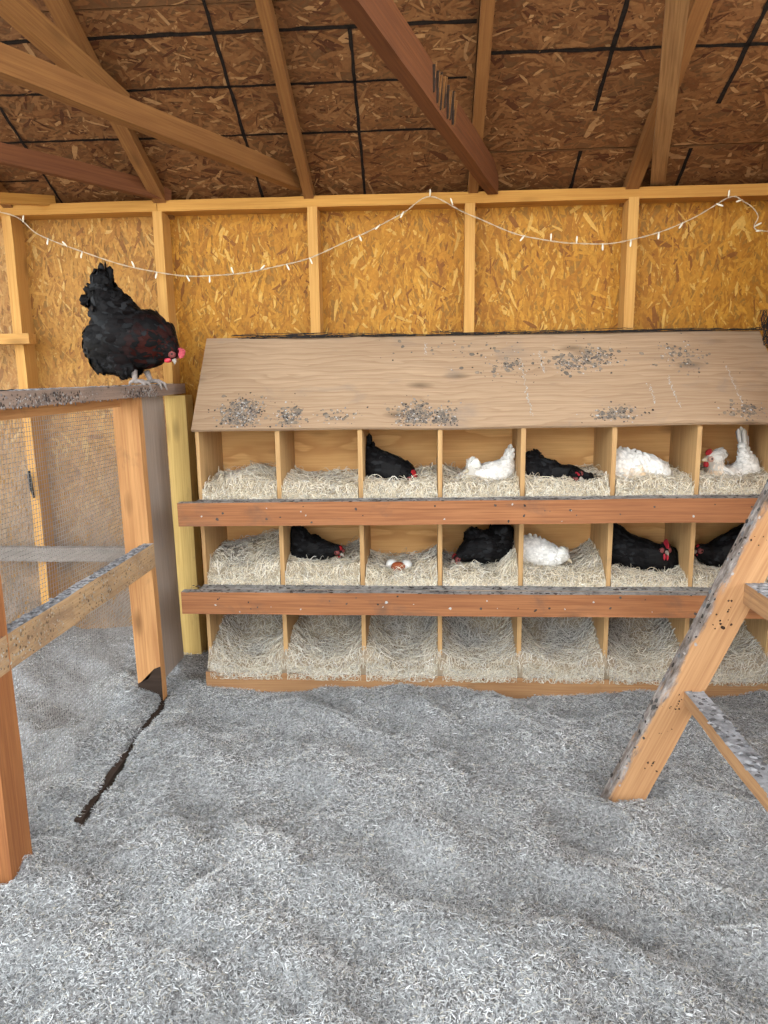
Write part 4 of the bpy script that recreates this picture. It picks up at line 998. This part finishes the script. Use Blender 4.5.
def wires(lines, rad, sides=3):
    V = []; F = []; n = 0
    for pts in lines:
        pts = np.asarray(pts); k = len(pts)
        t = np.gradient(pts, axis=0); t /= np.linalg.norm(t, axis=1, keepdims=True) + 1e-9
        ref = np.array([.3, .5, .81]) if abs(t[0] @ np.array([.3, .5, .81])) < .9 else np.array([1., 0, 0])
        s = np.cross(t, ref); s /= np.linalg.norm(s, axis=1, keepdims=True); b = np.cross(t, s)
        for j in range(sides):
            a = 2 * PI * j / sides; V.append(pts + (s * math.cos(a) + b * math.sin(a)) * rad)
        i = np.arange(k - 1)
        for j in range(sides):
            j2 = (j + 1) % sides; F.append(np.stack([n + j * k + i, n + j * k + i + 1, n + j2 * k + i + 1, n + j2 * k + i], 1))
        n += k * sides
    return np.vstack(V), np.vstack(F)
def meshpos(y, z):
    """wire cloth hangs on the far side of the posts, curling inward near the wall end"""
    x = -1.104 + .006 * math.sin(y * 9 + z * 4) + .006 * math.sin(z * 7 + 1) * math.sin(y * 3)
    k = max(0, (.30 - z) / .30) * max(0, 1 - abs(y + .70) / .18)
    return (x - .02 * k, y, z)
ls = []
y = -.425
while y > -1.75:
    zb_ = max(.0, .30 - (-.425 - y) / .30 * .30)
    ls.append([meshpos(y + .003 * math.sin(z * 3 + y * 2), z) for z in np.linspace(zb_, 1.12, 16)]); y -= .0127
z = .005
while z < 1.12:
    ls.append([meshpos(y, z + .003 * math.sin(y * 4)) for y in np.linspace(-.425 - max(0, .30 - z), -1.75, 18)]); z += .0127
Vw, Fw = wires(ls, .00080)
o = np_obj('wire_mesh', Vw - np.array(FL), [Fw], None, M['galv'], fence); tag(o, 'rusty grey square wire mesh', kind='stuff')
# crusted droppings on both rails
pts = []
for _ in range(900):
    y = rr.uniform(-1.75, -.12); pts.append(((-1.045 + rr.uniform(-.042, .042), y, 1.166 + .0052 * (y)), (rr.uniform(-.3, .3), rr.uniform(-.3, .3), 1), rr.uniform(.004, .012), rr.choice([(.22, .22, .23), (.32, .32, .33), (.14, .13, .13), (.45, .45, .45)])))
for _ in range(1100):
    y = rr.uniform(-1.75, -.30); pts.append(((-.9996, y, 1.142 + .005 * y + rr.uniform(-.017, .017)), (1, 0, 0), rr.uniform(.0012, .0050), rr.choice([(.08, .065, .06), (.16, .12, .10), (.26, .23, .22), (.40, .38, .36), (.10, .07, .055)])))
for _ in range(500):
    y = rr.uniform(-1.6, -.46); pts.append(((-1.018 + rr.uniform(-.016, .016), y, .605 + .007 * (y + .445)), (0, 0, 1), rr.uniform(.003, .009), rr.choice([(.24, .24, .25), (.36, .36, .37), (.16, .155, .16)])))
for _ in range(1100):
    y = rr.uniform(-1.6, -.46); pts.append(((-.9996, y, .558 + .007 * (y + .445) + rr.uniform(-.038, .038)), (1, 0, 0), rr.uniform(.001, .0042), rr.choice([(.30, .20, .11), (.42, .33, .22), (.46, .36, .26), (.20, .13, .085), (.52, .47, .40)])))
blobs('droppings', pts, fence, 'grey crust of dried droppings on the rails', flat=.35)

# black latch hook on the stud behind the wire
bm = bmesh.new()
lathe(bm, [(-1.690, -.012, .815), (-1.687, -.018, .79), (-1.684, -.016, .74), (-1.681, -.010, .70)], [.006, .009, .008, .004], 8)
o = bm_obj('latch_hook', bm, M['black_iron'], smooth=True)
o.data.transform(Matrix.Translation((1.687, 0, -.76))); o.location = (-1.687, 0, .76)
tag(o, 'small black iron hook on the stud seen through the wire mesh', 'hook')

# ================================================================ ROOST LADDER
lad = empty('roost_ladder', (.55, -1.03, 0), label='leaning wooden roost ladder with dirty rungs at the right', cat='ladder')
LL = lad.location
ld = Vector((.272, 0, .635)).normalized()
for k, yy in enumerate((-1.031, -2.06)):
    c0 = Vector((.541, yy, .012)); p0 = c0 - ld * .06; p1 = c0 + ld * 1.80
    board('leg', p0, p1, .038, .100, M['ladder'], lad, up=Vector((-ld.z, 0, ld.x)))
for (x, z, w, h) in ((.706, .318, .052, .036), (.858, .612, .085, .055), (1.02, .98, .085, .04), (1.17, 1.33, .085, .04)):
    board('rung', (x, -1.046, z), (x, -2.05, z), w, h, M['ladder_rung'], lad)
pts = []
nrm = Vector((-ld.z, 0, ld.x))
for _ in range(60):
    t = rr.uniform(0.02, 1.2); p = Vector((.541, -1.031, .012)) + ld * t + nrm * .0508 + Vector((0, rr.uniform(-.018, .018), 0))
    pts.append((p, nrm, rr.uniform(.003, .009), rr.choice([(.20, .20, .205), (.10, .095, .09), (.30, .30, .31), (.05, .045, .04)])))
for _ in range(40):   # smears along the left edge of the front face
    t = rr.uniform(.0, 1.2); e = abs(rr.gauss(0, .009)); p = Vector((.541, -1.0505, .012)) + ld * t + nrm * (.049 - e)
    pts.append((p, (0, -1, 0), rr.uniform(.002, .0055), rr.choice([(.22, .21, .20), (.33, .31, .29), (.08, .07, .065), (.5, .45, .42)])))
for (cx, n_) in ((.30, 14), (.34, 10), (.57, 10), (.62, 6), (.12, 6), (.22, 6), (.8, 6)):
    for _ in range(n_):
        t = rr.gauss(cx, .012); p = Vector((.541, -1.0505, .012)) + ld * t + nrm * rr.gauss(0, .02)
        pts.append((p, (0, -1, 0), rr.uniform(.0015, .005), rr.choice([(.045, .03, .022), (.09, .05, .035)])))
for _ in range(700):
    x, z, w = rr.choice(((.706, .3365, .05), (.858, .640, .083))); p = (x + rr.uniform(-.5, .5) * w, rr.uniform(-2.0, -1.05), z)
    pts.append((p, (rr.uniform(-.2, .2), rr.uniform(-.2, .2), 1), rr.uniform(.003, .009), rr.choice([(.20, .20, .21), (.30, .30, .31), (.12, .115, .115), (.42, .42, .43)])))
blobs('droppings', pts, lad, 'grey droppings smeared on ladder edge and rungs', flat=.22)

# ================================================================ STRING LIGHTS
ctrl = [(-2.2, 2.0 - .12), (-1.692, 1.842), (-1.539, 1.752), (-1.303, 1.660), (-1.066, 1.598), (-.866, 1.582), (-.666, 1.600), (-.472, 1.640), (-.271, 1.719), (-.117, 1.788), (-.003, 1.849), (.148, 1.780), (.337, 1.704), (.487, 1.675), (.636, 1.664), (.783, 1.682), (.962, 1.741), (1.094, 1.814), (1.156, 1.798), (1.206, 1.751), (1.197, 1.706), (1.255, 1.691)]
def cr(P, n=14):
    out = []; P = [np.array(p, float) for p in P]
    for i in range(len(P) - 1):
        a = P[max(0, i - 1)]; b = P[i]; c_ = P[i + 1]; d = P[min(len(P) - 1, i + 2)]
        for k in range(n):
            t = k / n; out.append(.5 * ((2 * b) + (-a + c_) * t + (2 * a - 5 * b + 4 * c_ - d) * t * t + (-a + 3 * b - 3 * c_ + d) * t ** 3))
    out.append(P[-1]); return np.array(out)
path = cr(ctrl); n = len(path)
lights = empty('string_lights', (0, -.02, 1.849), label='thin cream cord with small unlit white bulbs swagged along the top plate', cat='string lights')
l1 = []; l2 = []
for i, (x, z) in enumerate(path):
    a = i * .9; l1.append((x, -.020 + .0017 * math.cos(a), z - 1.849 + .0017 * math.sin(a) + .0012 * math.sin(i * .37))); l2.append((x, -.020 - .0017 * math.cos(a), z - 1.849 - .0017 * math.sin(a) + .0012 * math.sin(i * .37)))
Vw, Fw = wires([np.array(l1) + [0, .02, 0], np.array(l2) + [0, .02, 0]], .0011, 5)
np_obj('cord', Vw, [Fw], None, M['cord'], lights, smooth=True)
BUL = [(-1.69, -.6, 1), (-1.60, .25, 1), (-1.505, .15, -1), (-1.43, -.7, 1), (-1.372, .2, -1), (-1.165, -.35, 1), (-1.076, .25, -1), (-.958, -.5, -1), (-.866, 0, -1), (-.77, -.3, 1), (-.664, .9, 1), (-.56, -.45, -1), (-.468, -.4, -1), (-.275, -.4, -1), (-.193, .8, -1), (-.103, .5, -1), (-.003, .05, 1), (.083, -.35, 1), (.353, .7, -1), (.452, 0, 1), (.548, 0, 1), (.645, 0, -1), (.749, .1, -1), (.85, .1, -1), (.936, .6, -1), (1.052, -1.2, -1), (1.094, 0, 1), (1.145, 1.3, -1), (1.195, 1.1, 1), (1.225, 1.5, -1)]
bm = bmesh.new(); lathe(bm, [(0, 0, 0), (0, 0, .007), (0, 0, .0075), (0, 0, .018), (0, 0, .024), (0, 0, .0265)], [.0024, .0026, .0034, .0034, .0026, .0006], 10)
bmesh.ops.recalc_face_normals(bm, faces=bm.faces)
bulb0 = None
for (x, ang, s) in BUL:
    j = int(np.argmin(np.abs(path[:, 0] - x))); z = path[j, 1]
    if bulb0 is None:
        bulb0 = bm_obj('bulb', bm, M['bulb'], lights, smooth=True); b = bulb0
    else:
        b = bulb0.copy(); link(b, lights)
    b.location = (x, -.004 + 0.0, z - 1.849); b.rotation_euler = (0.15, ang if s > 0 else PI + ang, 0)

# ================================================================ DARK NETTING above the lid
ls = []; r = np.random.RandomState(3)
for k in range(110):
    x = -.88 + r.rand() * 2.13; L = .08 + .25 * r.rand(); m_ = 10; xs = np.linspace(x, min(1.25, x + L), m_)
    zz = 1.345 + .004 * r.randn() + .004 * np.cumsum(r.randn(m_)) * .4 - .004 * (xs + .88) / 2.1; ls.append(np.stack([xs, -.012 + .006 * np.cumsum(r.randn(m_)) * .3, np.clip(zz, 1.340, 1.362)], 1))
for k in range(40):   # crumpled bunch at the right end
    p = np.array([1.258, -.04 - .06 * r.rand(), 1.30 + .08 * r.rand()]); q = [p.copy()]
    for i in range(9):
        p = p + r.randn(3) * np.array([.006, .012, .016]); p[0] = np.clip(p[0], 1.246, 1.27); p[1] = np.clip(p[1], -.12, -.006); p[2] = np.clip(p[2], 1.27, 1.41); q.append(p.copy())
    ls.append(np.array(q))
Vw, Fw = wires(ls, .0015)
o = np_obj('dark_netting', Vw, [Fw], None, M['netting'], loc=(.2, -.01, 1.345))
tag(o, 'frayed dark netting tucked along the top edge of the nest lid', 'netting', kind='stuff')
